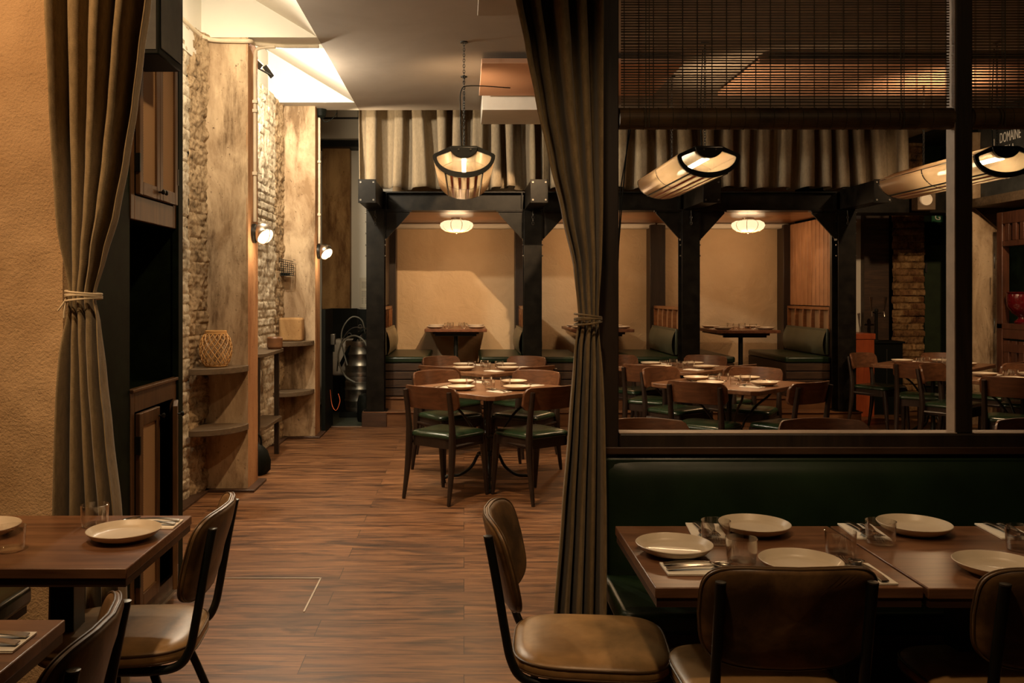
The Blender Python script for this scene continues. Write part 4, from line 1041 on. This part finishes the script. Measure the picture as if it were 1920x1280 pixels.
def diamond_group(cx, cy, nick, seats=('front-left', 'front-right', 'back-left', 'back-right'), cut=True, dist=.60, dists=None):
    place(dt, (cx, cy, 0), 0, 'dark walnut square table set cornerwise, ' + nick, 'cornerwise tables in the main room')
    for sname in SEATS:
        sx, sy = SEATS[sname]; a = math.atan2(-sy, -sx) - PI/2  # faces the centre
        if sname in seats:
            d = (dists or {}).get(sname, dist)/math.sqrt(2)
            jit = random.uniform(-.04, .04)+.16*sx*sy
            place(bc, (cx+sx*d*(.71 if cut else .78), cy+sy*d*1.02, 0), a+jit, f'bent-back wooden chair, {sname} side of the {nick}', GB)
        r = .30/math.sqrt(2); z = .7505
        ware(plate0, cx+sx*r, cy+sy*r, z, random.random()*3, f'pale plate at the {sname} side of the {nick}', 'plates on the cornerwise tables')
        # tumbler towards the centre, napkin on the sitter's left
        tx, ty = -sy*sx*sx, sx
        ax = a+PI/2; fx, fy = math.cos(ax), math.sin(ax); lx, ly = -fy, fx
        ware(glass0, cx+sx*.09/1.414+lx*-.10, cy+sy*.09/1.414+ly*-.10, z, 0, f'tumbler at the {sname} side of the {nick}', 'tumblers on the cornerwise tables')
        ngx, ngy = cx+sx*r+lx*.20, cy+sy*r+ly*.20
        wh = f'at the {sname} side of the {nick}'
        if cut: cutset(ngx, ngy, z, ax, wh, ('napkins on the cornerwise tables', 'cutlery on the cornerwise tables'))
        else: ware(napkin0, ngx, ngy, z, ax, 'folded pale napkin ' + wh, 'napkins on the cornerwise tables')
diamond_group(.19, 6.88, 'near table in the centre aisle', dist=.62)
diamond_group(.21, 8.60, 'rear table in the centre aisle', dist=.60, cut=False)
diamond_group(2.17, 7.20, 'near table framed by the window', dist=.62)
diamond_group(2.12, 8.75, 'rear table framed by the window', dist=.60, cut=False)
diamond_group(4.80, 7.55, 'near table at the far right', seats=('front-left', 'back-left', 'back-right'), dist=.62, cut=False)
diamond_group(4.85, 9.10, 'rear table beside the dresser', dist=.62, cut=False)
for x, lab in ((.93, 'left window opening, left one of two'), (1.86, 'left window opening, right one of two'), (2.98, 'right window opening')):
    place(bc, (x, 4.36, 0), PI, 'chair back just topping the sill, ' + lab, GB)

# ------------------------------------------------------------------ booth tables
def booth_table():
    t = thing('booth_table', 'x', 'table')
    bx(-.375, .375, -.0, 1.1, .715, .750).build('tabletop', M['tabley'], t, bevel=.004)
    bx(-.28, .28, .10, .95, .685, .7145).build('support_frame', M['tedge'], t)
    mb = bx(-.25, .25, .12, .17, .66, .685); mb.lathe([(.19, 0), (.19, .012), (.035, .03), (.027, .10), (.027, .66)], 18, (0, .30, 0))
    mb.build('pedestal', M['blackmetal'], t)
    return t
bt = booth_table()
def booth_setting(cx, y0, z, nick, big=1.0):
    place(bt, (cx, y0, .302), 0, 'dark wooden table in the ' + nick, 'tables in the booths')
    zz = z
    for sx, sd in ((-1, 'left'), (1, 'right')):
        for k, dd in ((0, 'front'), (1, 'back')):
            ware(plate0, cx+sx*.25, y0+.17+k*.5, zz, 0, f'pale plate, {dd} {sd} place in the {nick}', 'plates in the booths')
            ware(glass0, cx+sx*(.10-.03*k), y0+.15+k*.32, zz, 0, f'tumbler, {dd} {sd} place in the {nick}', 'tumblers in the booths')
            ware(napkin0, cx+sx*.25, y0+.38+k*.45, zz, 0, f'folded napkin, {dd} {sd} place in the {nick}', 'napkins in the booths')
booth_setting(-.10, 10.56, 1.0525, 'left booth')
booth_setting(1.66, 10.50, 1.0525, 'middle booth')
booth_setting(3.30, 10.20, 1.0525, 'far right booth')

# ------------------------------------------------------------------ tall cabinet on the left wall
t = thing('tall_cabinet', 'tall dark green cabinet with cane doors and an open niche beside the left curtain', 'cabinet', (-1.45, 3.83, 0))
# local: x<0 into the wall, y along the wall (0..0.64)
W_ = .64
mb = bx(-.50, -.02, 0, .02, 0, 3.2); mb.box(-.50, -.02, W_-.02, W_, 0, 3.2); mb.box(-.50, -.48, .02, W_-.02, 0, 3.2)
mb.box(-.48, -.02, .02, W_-.02, 1.02, 1.04); mb.box(-.48, -.02, .02, W_-.02, 1.815, 1.835)
mb.build('carcass', M['darkgreen'], t, smooth=False)
bx(-.019, .012, W_-.035, W_+.03, 0, 3.2).build('green_end_trim', M['darkgreen'], t)
mb = bx(-.02, .0, .0, .045, 0, 1.045); mb.box(-.02, .0, W_-.08, W_-.035, 0, 1.045); mb.box(-.02, .0, .045, W_-.08, .955, 1.045); mb.box(-.02, .0, .045, W_-.08, 0, .08)
mb.box(-.02, .012, 0, W_-.036, 1.045, 1.06)
mb.build('lower_face_frame', M['cabwood'], t, bevel=.003)
mb = MB()
mb.box(-.02, .0, .0, .045, 1.805, 3.2); mb.box(-.02, .0, W_-.08, W_-.035, 1.805, 3.2); mb.box(-.02, .0, .045, W_-.08, 1.805, 1.915); mb.box(-.02, .0, .045, W_-.08, 2.88, 3.2)
mb.build('upper_face_frame', M['cabwood'], t, bevel=.003)
def cdoor(y0, w, z0, z1, hinge_left, ang):
    hy = y0 if hinge_left else y0+w
    p = bpy.data.objects.new('cabinet_door', None)
    s = 1 if hinge_left else -1
    rot = Matrix.Translation((0.002, hy, 0)) @ Matrix.Rotation(-s*ang, 4, 'Z')
    lo, hi = (0, w) if hinge_left else (-w, 0)
    mb = MB(); fr = .042
    mb.box(0, .022, lo, lo+fr, z0, z1, rot); mb.box(0, .022, hi-fr, hi, z0, z1, rot)
    mb.box(0, .022, lo+fr, hi-fr, z0, z0+fr*1.4, rot); mb.box(0, .022, lo+fr, hi-fr, z1-fr*1.4, z1, rot)
    d = mb.build('cabinet_door', M['cabwood'], t, bevel=.003)
    bx(.006, .012, lo+fr, hi-fr, z0+fr*1.4, z1-fr*1.4).xf(rot).build('cane_panel', M['rattan'], d, smooth=False)
    hx = hi-.02 if hinge_left else lo+.02
    zz = z0+.035 if z0 > 1 else z1-.04
    mb = MB().lathe([(.004, 0), (.004, .014), (.011, .018), (.012, .026), (.006, .031)], 12, mat=rot @ Matrix.Translation((.022, hx, zz)) @ Matrix.Rotation(PI/2, 4, 'Y'))
    mb.build('door_knob', M['blackmetal'], d)
    mb = MB()
    for z in (z0+.14, z1-.14): mb.box(-.001, .024, (lo-.006 if hinge_left else hi-.008), (lo+.008 if hinge_left else hi+.006), z-.04, z+.04, rot)
    build_each(mb, 'hinge', M['blackmetal'], d)
dw = (W_-.125)/2
cdoor(.045, dw-.001, 1.918, 2.875, True, 0.0); cdoor(.045+dw, dw-.001, 1.918, 2.875, False, 0.0)
cdoor(.045, dw-.001, .085, .95, True, .0); cdoor(.045+dw, dw-.001, .085, .95, False, .30)
bx(-.02, .02, -.2, W_, 0, .012).build('floor_strip', M['brushed'], t)

# black loudspeaker above
t = thing('wall_speaker', 'black box loudspeaker fixed high above the cabinet doors', 'speaker', (-1.44, 3.66, 2.475))
bx(.0, .17, 0, .30, 0, .6).build('speaker_box', M['black'], t, bevel=.006)
bx(.171, .176, .02, .28, .03, .57).build('speaker_grille', M['slate'], t, bevel=.003)
mb = bx(.01, .16, -.004, -.001, .02, .58); mb.build('side_panel', M['slate'], t)

# ------------------------------------------------------------------ piers: lights, pipes, shelves
def sconce(x, y, z, label):
    t = thing('wall_light', label, 'lamp', (x, y, z))
    MB().lathe([(.075, 0), (.075, .02), (.06, .03)], 28, mat=Matrix.Rotation(PI/2, 4, 'Y')).build('back_plate', M['blackmetal'], t)
    R_ = .078; mb = MB(); ml = MB(); n = 28
    def sp(u, v, r=R_): th = 2*PI*u; ph_ = PI*v; return Vector((.075+r*math.cos(ph_), r*math.sin(ph_)*math.sin(th), r*math.sin(ph_)*math.cos(th)))
    dn = Vector((.62, -.45, -.64)).normalized()
    for i in range(n*2):
        for j in range(n):
            c = sp((i+.5)/(2*n), (j+.5)/n)-Vector((.075, 0, 0)); k = c.normalized().dot(dn)
            P = [sp(i/(2*n), j/n), sp((i+1)/(2*n), j/n), sp((i+1)/(2*n), (j+1)/n), sp(i/(2*n), (j+1)/n)]
            if k < .48: mb.bm.faces.new([mb.bm.verts.new(p) for p in P])
            else: ml.bm.faces.new([ml.bm.verts.new(Vector((.075, 0, 0))+(p-Vector((.075, 0, 0)))*.93) for p in P])
    for m_ in (mb, ml): bmesh.ops.remove_doubles(m_.bm, verts=m_.bm.verts, dist=1e-4)
    mb.build('steel_dome', M['brushed'], t, angle=80, solid=.003); ml.build('lens', M['lens'], t, angle=80)
    b = MB(); e1 = dn.cross(Vector((0, 0, 1))).normalized(); e2 = dn.cross(e1)
    b.tube([Vector((.075, 0, 0))+R_*1.01*(dn*.48+(e1*math.cos(a)+e2*math.sin(a))*.877) for a in [2*PI*j/30 for j in range(30)]], .005, 6, closed=True)
    b.tube([Vector((.075, 0, 0))+R_*1.02*(dn*math.cos(a)+e2*math.sin(a)) for a in [-1.07+2.14*j/14 for j in range(15)]], .004, 6)
    b.build('guard_bars', M['brushed'], t)
    lamp('wall_light_glow', 'POINT', (x+.19, y-.09, z-.10), 5.5, WARMW, None, .04)
sconce(-1.62, 6.76, 1.94, 'brushed steel eyeball wall light on the near concrete pier')
sconce(-1.525, 9.17, 1.915, 'brushed steel eyeball wall light on the far concrete pier')
mb = MB().tube(smoothpath([(-1.965, 4.7, 3.40), (-1.965, 6.3, 3.395), (-1.93, 6.55, 3.385), (-1.85, 6.575, 3.37), (-1.66, 6.575, 3.365), (-1.60, 6.60, 3.37), (-1.59, 6.72, 3.385), (-1.4, 6.78, 3.385), (-1.12, 6.78, 3.385)], 5), .016, 10)
mb.tube(smoothpath([(-1.45, 6.76, 3.375), (-1.58, 6.76, 3.36), (-1.606, 6.76, 3.28), (-1.606, 6.76, 3.0), (-1.606, 6.76, 2.5), (-1.606, 6.76, 2.03)], 5), .014, 10)
for z in (2.95, 2.88, 2.4): mb.box(-1.62, -1.585, 6.735, 6.785, z-.012, z+.012)
tag(mb.build('conduit_pipe', M['pipe']), 'cream painted conduit running round the near pier down to its wall light', 'pipe')
mb = MB().tube([(-1.508, 9.17, 3.33), (-1.508, 9.17, 2.0)], .013, 10)
for z in (2.85, 2.3): mb.box(-1.525, -1.49, 9.145, 9.195, z-.012, z+.012)
tag(mb.build('conduit_pipe', M['pipe']), 'cream painted conduit dropping to the wall light on the far pier', 'pipe')
# twin floodlights
t = thing('floodlight', 'pair of small grey floodlight heads bracketed behind the near pier top', 'lamp', (-1.66, 7.05, 3.33))
for k, (dx, dy, a) in enumerate(((.0, .0, .75), (.06, .17, .95))):
    mt = Matrix.Translation((dx, dy, -.03*k)) @ Matrix.Rotation(a, 4, 'Y') @ Matrix.Rotation(.3, 4, 'Z')
    MB().box(-.055, .055, -.05, .05, -.022, .018, rot=mt).build('lamp_head', M['steel'], t, bevel=.005)
    MB().box(-.048, .048, -.042, .042, .019, .022, rot=mt).build('lamp_face', M['lens'], t)
mb = MB().tube([(-.06, -.02, -.02), (.0, .0, -.04), (.08, .12, -.07)], .007, 8).tube([(-.06, -.02, -.02), (-.10, .1, .05), (-.14, .2, .10)], .006, 8)
mb.tube([(-.14, .2, .10), (-.275, .2, .10)], .008, 8)
mb.tube(smoothpath([(.0, .0, -.02), (-.03, -.05, -.08), (-.08, -.05, -.03), (-.1, 0, .06)]), .003, 5)
mb.build('bracket', M['steel'], t)
# corner shelves
def qshelf(x, y, z, r, label):
    pts = [(0, 0)]+[(r*math.cos(a), -r*1.12*math.sin(a)) for a in [PI/2*j/18 for j in range(19)]]
    o = MB().prism(pts, -.045, 0).build('corner_shelf', M['shelf'], bevel=.004); o.location = (x, y, z)
    return tag(o, label, 'shelf')
qshelf(-1.945, 6.585, .945, .335, 'quarter-round corner shelf holding the cane lantern')
qshelf(-1.945, 6.585, .510, .335, 'lower quarter-round corner shelf on the near pier')
qshelf(-1.875, 9.005, 1.00, .345, 'upper quarter-round corner shelf on the far pier')
qshelf(-1.875, 9.005, .505, .345, 'lower quarter-round corner shelf on the far pier')
# cane lantern
t = thing('cane_lantern', 'round barrel-shaped cane lantern standing on the upper corner shelf', 'lantern', (-1.81, 6.42, .945))
lp = [(.070, 0), (.095, .03), (.112, .09), (.114, .15), (.100, .21), (.072, .245), (.072, .262)]
def lr(z):
    for (r0, a), (r1, b_) in zip(lp, lp[1:]):
        if z <= b_: return r0+(r1-r0)*(z-a)/(b_-a)
    return lp[-1][0]
mb = MB()
for s in (-1, 1):
    for k in range(16):
        mb.tube([(lr(z)*math.cos(2*PI*k/16+s*z*6.5), lr(z)*math.sin(2*PI*k/16+s*z*6.5), z+.002) for z in [.24*j/14 for j in range(15)]], .0038, 4)
mb.build('woven_body', M['cane'], t)
mb = MB()
for z in (.004, .010, .242, .250, .258): mb.tube([(lr(z)*1.02*math.cos(a), lr(z)*1.02*math.sin(a), z+.002) for a in [2*PI*j/32 for j in range(32)]], .0050, 6, closed=True)
build_each(mb, 'rim_ring', M['cane'], t)
MB().lathe([(.045, .006), (.045, .15), (.042, .15), (.042, .012)], 20).build('candle_glass', M['glass'], t)
# rust brown box on the far shelf
t = MB().prism(rrect(.24, .16, .03, 4), 0, .235).build('stone_block', M['concrete_dark'], bevel=.02, seg=3); t.location = (-1.74, 8.88, 1.001)
tag(t, 'rough rust-brown block resting on the upper far corner shelf', 'block')
# wall fan heater cage
t = thing('wire_basket', 'black wire mesh basket hung on the far pier', 'basket', (-1.80, 8.92, 1.66))
mb = MB()
for k in range(9): mb.tube([(-.08+.02*k, -.05, 0), (-.08+.02*k, -.05, .20-.012*k)], .003, 4)
for k in range(8): mb.tube([(-.08, -.05, .025*k), (.08, -.05, .025*k*.8)], .003, 4)
for s in (-1, 1):
    for k in range(5): mb.tube([(s*.08, -.05, .05*k*(.8 if s > 0 else 1)), (s*.08, .06, .05*k*(.8 if s > 0 else 1))], .003, 4)
mb.build('wire_mesh', M['blackmetal'], t)
bx(-.06, .03, -.04, .06, .0, .03).build('basket_base', M['black'], t)
# small bar shelf and box in the alcove
t = thing('alcove_counter', 'narrow dark counter on thin posts in the alcove between the piers', 'counter', (-1.80, 7.75, 0))
MB().prism(rrect(.28, .9, .12, 6), .945, .975).build('counter_top', M['shelf'], t, bevel=.003)
mb = bx(.05, .09, .36, .40, 0, .945); mb.box(.05, .09, -.40, -.36, 0, .945); build_each(mb, 'post', M['dkwood'], t)
MB().prism(rrect(.26, .8, .1, 6), .33, .355).build('lower_shelf', M['shelf'], t)
t = MB().lathe([(.001, 0), (.055, 0), (.07, .02), (.07, .10), (.06, .11), (.001, .11)], 24).build('terracotta_pot', M['stepwood']); t.location = (-1.72, 8.0, .976)
tag(t, 'small orange-brown pot on the alcove counter', 'pot')
t = thing('black_bag', 'slumped glossy black bag on the floor behind the near pier', 'bag', (-1.70, 7.20, 0)); t.scale = (.72, .72, .72)
MB().lathe([(.001, 0), (.10, .003), (.14, .05), (.145, .16), (.12, .27), (.07, .33), (.03, .36), (.001, .365)], 28, rmod=lambda a, z: 1+.10*math.sin(3*a+z*9)+.05*math.sin(7*a)).build('bag_body', M['black'], t)
MB().tube(smoothpath([(-.06, 0, .30), (-.05, -.02, .43), (.0, -.02, .47), (.05, 0, .42), (.06, 0, .30)]), .012, 8).build('bag_handle', M['black'], t)

# ------------------------------------------------------------------ keg nook
def keg(x, y, z, label):
    t = thing('beer_keg', label, 'keg', (x, y, z))
    MB().lathe([(.001, .03), (.17, .03), (.19, .05), (.19, .10), (.198, .115), (.198, .13), (.19, .145), (.19, .24), (.198, .255), (.198, .27), (.19, .285), (.19, .35), (.17, .375), (.05, .39), (.001, .39)], 40).build('keg_body', M['kegsteel'], t)
    for z0, z1 in ((0, .05), (.35, .42)):
        MB().lathe([(.175, z0), (.185, z0), (.188, (z0+z1)/2), (.185, z1), (.175, z1)], 40).build('chime', M['brushed'], t)
keg(-1.26, 10.75, .06, 'lower steel beer keg stacked beside the left column')
keg(-1.26, 10.75, .485, 'upper steel beer keg with gauges and hoses on it')
o = bx(-1.49, -1.03, 10.5, 11.0, 0.0, .058).build('keg_pallet', M['black']); tag(o, 'low black pallet under the stacked kegs', 'pallet')
t = thing('keg_coupler', 'steel gas coupler with two round gauges on the top keg', 'coupler', (-1.26, 10.75, .875))
MB().lathe([(.045, -.03), (.045, .02), (.02, .03), (.02, .12), (.03, .13), (.03, .15)], 16).build('coupler_body', M['brushed'], t)
for dx, dz in ((.0, .2), (-.13, .10), (.10, -.0)):
    g = MB().lathe([(.028, 0), (.028, .015), (.024, .018)], 18, mat=Matrix.Translation((dx, -.06, dz)) @ Matrix.Rotation(PI/2, 4, 'X')).build('gauge_body', M['brushed'], t)
    MB().lathe([(.001, .0185), (.023, .0185)], 18, mat=Matrix.Translation((dx, -.06, dz)) @ Matrix.Rotation(PI/2, 4, 'X')).build('gauge_face', M['paper'], g)
def hose(pts, r, mat, label, nm='gas_hose'): tag(MB().tube(smoothpath(pts, 8), r, 8).build(nm, M[mat]), label, 'hose', )
hose([(-1.10, 10.5, .15), (-1.08, 10.45, .55), (-1.16, 10.42, .88), (-1.30, 10.42, .98), (-1.44, 10.45, .90), (-1.50, 10.5, .70), (-1.42, 10.5, .50), (-1.30, 10.5, .42)], .011, 'hose', 'thick pale hose looping in front of the kegs')
hose([(-1.19, 10.6, 1.0), (-1.22, 10.5, 1.16), (-1.33, 10.48, 1.20), (-1.44, 10.5, 1.08), (-1.46, 10.5, .9), (-1.40, 10.55, .62)], .008, 'hose', 'thin pale hose arching highest above the kegs')
hose([(-1.12, 10.6, .98), (-1.20, 10.5, 1.07), (-1.36, 10.5, 1.05), (-1.48, 10.52, .85), (-1.52, 10.55, .55)], .007, 'bolt', 'thin grey hose running left from the coupler')
hose([(-1.05, 10.62, 1.04), (-1.22, 10.6, 1.03), (-1.38, 10.62, .82), (-1.50, 10.65, .60)], .022, 'black', 'fat black insulated hose beside the kegs')
t = bx(-1.66, -1.36, 11.05, 11.4, .44, .90).build('white_canister', M['white'], bevel=.04, seg=4); tag(t, 'dim pale canister behind the hoses in the keg nook', 'canister')
t = bx(-1.68, -1.33, 11.02, 11.42, 0, .438).build('black_crate', M['black'], bevel=.01); tag(t, 'low black crate under the pale canister', 'crate')
t = bx(-1.515, -1.475, 9.36, 9.9, 0.0, 1.31).build('black_side_board', M['black']); tag(t, 'upright black board along the side of the far pier', 'board')
t = thing('socket_box', 'small grey socket box on the black board by the kegs', 'socket', (-1.479, 9.78, .97))
bx(0, .05, -.04, .04, -.06, .06).build('box', M['bolt'], t, bevel=.006); MB().tube([(.03, 0, -.06), (.03, 0, -.14)], .012, 8).build('plug', M['black'], t)
hose([(-1.475, 9.70, .42), (-1.45, 9.68, .25), (-1.40, 9.65, .20), (-1.36, 9.65, .30), (-1.38, 9.66, .38)], .0032, 'orange', 'orange cable loop hanging near the floor by the kegs', 'orange_cable')
t = MB().lathe([(.001, 0), (.09, 0), (.10, .03), (.10, .22), (.08, .30), (.03, .32), (.001, .32)], 24).build('black_drum', M['black']); t.location = (-1.14, 10.2, 0.0); tag(t, 'small black drum on the floor before the kegs', 'drum')
# paper notice
t = thing('paper_notice', 'typed paper notice taped to the cream wall beside the left column', 'notice', (-1.39, 11.70, 1.29))
bx(0, .22, 0, .002, 0, .40).build('sheet', M['paper'], t)
mb = MB(); rnd = random.Random(4)
mb.box(.09, .20, -.002, -.001, .365, .378)
for k in range(14):
    z = .34-k*.013-(.03 if k > 6 else 0)
    mb.box(.03, .03+rnd.uniform(.05, .16), -.002, -.001, z, z+.004)
for k in range(4):
    for j in range(4): mb.box(.03+.04*j, .055+.04*j, -.002, -.001, .06+.02*k, .066+.02*k)
mb.build('print_lines', M['ink'], t)
# dome camera and rail in the rear left corner
t = thing('dome_camera', 'black dome camera under the beam beside the far pier', 'camera', (-1.50, 9.19, 3.40))
MB().lathe([(.001, -.10), (.03, -.095), (.055, -.07), (.06, -.04), (.065, -.02), (.065, 0)], 24).build('dome', M['black'], t)
MB().tube(smoothpath([(.02, 0, -.09), (.05, 0, -.13), (.12, .0, -.10), (.17, .02, -.03)]), .004, 6).build('cable', M['black'], t)
mb = MB().tube([(-1.9, 10.4, 3.55), (-1.0, 10.4, 3.55)], .012, 8)
for x in (-1.5, -1.25): mb.tube([(x, 10.4, 3.55), (x, 10.4, 3.9)], .004, 6)
tag(mb.build('ceiling_rail', M['steel']), 'thin dark rail hung across the rear left corner', 'rail')
struct('trim_rear_bulkhead', bx(-2.2, -0.9, 11.3, 11.7, 3.47, 4.3), M['cream'], smooth=False)

# ------------------------------------------------------------------ right side objects
t = thing('service_counter', 'orange-red timber counter end beside the right steel column', 'counter', (4.80, 10.55, 0))
bx(-.13, .12, 0, .6, 0, .93).build('counter_side', M['redwood'], t, bevel=.004); bx(-.14, .13, -.012, .6, .93, 1.0).build('counter_top', M['redwood'], t, bevel=.006)
t = thing('black_cabinet', 'low black cabinet carrying the beer taps', 'cabinet', (5.16, 10.75, 0))
bx(-.18, .20, 0, .35, 0, .87).build('cabinet_body', M['black'], t); bx(-.20, .22, -.02, .36, .87, .895).build('cabinet_top', M['black'], t, bevel=.003); bx(.0, .006, -.006, 0, .2, .8).build('door_gap', M['bolt'], t)
t = thing('beer_tap', 'black twin beer tap column with chrome handles on the black cabinet', 'tap', (5.08, 10.85, .895))
MB().lathe([(.05, 0), (.05, .01), (.022, .02), (.02, .36), (.026, .37), (.01, .40)], 18).build('tap_column', M['blackmetal'], t)
for s in (-1, 1):
    MB().tube([(s*.01, -.01, .34), (s*.075, -.05, .36), (s*.078, -.06, .30)], .010, 8).build('spout', M['chrome'], t)
    MB().tube([(s*.075, -.05, .37), (s*.085, -.055, .44), (s*.09, -.06, .54)], [.008, .010, .017], 10).build('tap_handle', M['chrome'], t)
t = thing('exit_sign', 'small dim green sign above the dark rear door', 'sign', (5.98, 11.241, 2.39))
bx(0, .14, 0, .02, 0, .14).build('sign_panel', M['exitgreen'], t)
def text(s, size, loc, rot, mat, parent, nm='lettering', ext=.001):
    cu = bpy.data.curves.new(nm, 'FONT'); cu.body = s; cu.size = size; cu.extrude = ext; cu.materials.append(mat)
    tmp = bpy.data.objects.new(nm, cu); me = bpy.data.meshes.new_from_object(tmp); bpy.data.objects.remove(tmp); me.materials.clear(); me.materials.append(mat)
    o = bpy.data.objects.new(nm, me); C.objects.link(o); o.location = loc; o.rotation_euler = rot
    if parent: o.parent = parent
    return o
text('G', .11, (.03, -.002, .03), (PI/2, 0, 0), M['chalk'], t)
# dresser on the right wall with ledge, chalkboard above and a red vase
t = thing('wooden_dresser', 'rough red-brown timber dresser with slatted doors on the right wall', 'dresser', (5.76, 8.3, 0))
mb = bx(0, .08, 1.12, 1.22, 0, 2.35); mb.box(0, .08, .0, .10, 0, 2.35); mb.box(.0, .08, .10, 1.12, 2.22, 2.35); mb.box(0, .40, 0, 1.22, 1.10, 1.16); mb.box(.0, .08, .10, 1.12, 1.0, 1.10); mb.box(0, .08, .10, 1.12, 1.98, 2.04)
mb.box(.40, .44, 0, 1.22, 0, 2.35)
mb.build('dresser_frame', M['mahog'], t, bevel=.006)
for y0 in (.12, .63):
    mb = MB()
    for k in range(4): mb.box(.0, .03, y0+k*.125, y0+.085+k*.125, .05, .98)
    mb.box(-.004, .0, y0, y0+.46, .86, .95)
    mb.build('slatted_door', M['mahog'], t, bevel=.004)
    mb = MB()
    for k in range(4): mb.box(.0, .03, y0+k*.125, y0+.07+k*.125, 2.04, 2.22)
    mb.build('slatted_grille', M['mahog'], t, bevel=.004)
mb = MB()
for z in (1.05, 1.75): mb.tube(smoothpath([(-.01, 1.24, z), (-.02, 1.22, z+.05), (-.02, 1.22, z+.12), (-.01, 1.24, z+.16)]), .006, 6)
build_each(mb, 'iron_latch', M['bolt'], t)
MB().box(.36, .40, .1, 1.12, 1.16, 2.0).build('grey_back_panel', M['slate'], t)
t = thing('timber_ledge', 'weathered timber ledge under the chalkboard', 'ledge', (5.70, 8.1, 2.44))
bx(0, .49, 0, 1.85, 0, .10).build('ledge_board', M['shelf'], t, bevel=.006)
MB().prism([(0, 0), (.34, 0), (.34, -.30)], 0, .05, Matrix(((1, 0, 0, .05), (0, 0, 1, 1.80), (0, 1, 0, 0), (0, 0, 0, 1)))).build('bracket', M['plank'], t)
t = thing('footed_bowl', 'glossy dark red footed bowl on the dresser shelf', 'bowl', (5.87, 9.24, 1.161))
MB().lathe([(.001, 0), (.075, 0), (.085, .02), (.05, .05), (.045, .07), (.10, .11), (.145, .18), (.155, .27), (.150, .31), (.165, .33), (.155, .335), (.14, .30), (.13, .18), (.001, .10)], 40).build('bowl_body', M['redglaze'], t)
t = thing('chalkboard', 'dark chalkboard menu with white lettering above the timber ledge', 'chalkboard', (5.84, 8.1, 2.55))
bx(0, .02, 0, 1.9, 0, .80).build('board', M['slate'], t)
R90 = (PI/2, 0, -PI/2)
for tx, sz, y, z, sx in (('DOMAINE', .155, 1.49, .565, .52), ('VILLA', .14, 1.44, .43, .6), ('L', .19, 1.60, .50, .5), ('Cuvee', .13, 1.86, .42, .8), ('£42', .09, 1.42, .165, .8), ('£60', .13, 1.27, .17, .75)):
    text(tx, sz, (-.004, y, z), R90, M['chalk'], t).scale = (sx, 1, 1)
t = thing('small_speaker', 'small pale loudspeaker under the right pendant', 'speaker', (5.05, 9.6, 2.42))
bx(-.10, .10, 0, .14, -.03, .20).build('speaker_box', M['shelf'], t, bevel=.01)
MB().lathe([(.001, .002), (.05, .0), (.065, .012), (.07, 0)], 22, mat=Matrix.Translation((-.01, 0, .085)) @ Matrix.Rotation(PI/2, 4, 'X')).build('speaker_cone', M['white'], t)
MB().tube([(.0, .07, .20), (.0, .07, .98)], .012, 8).build('hanger', M['black'], t)
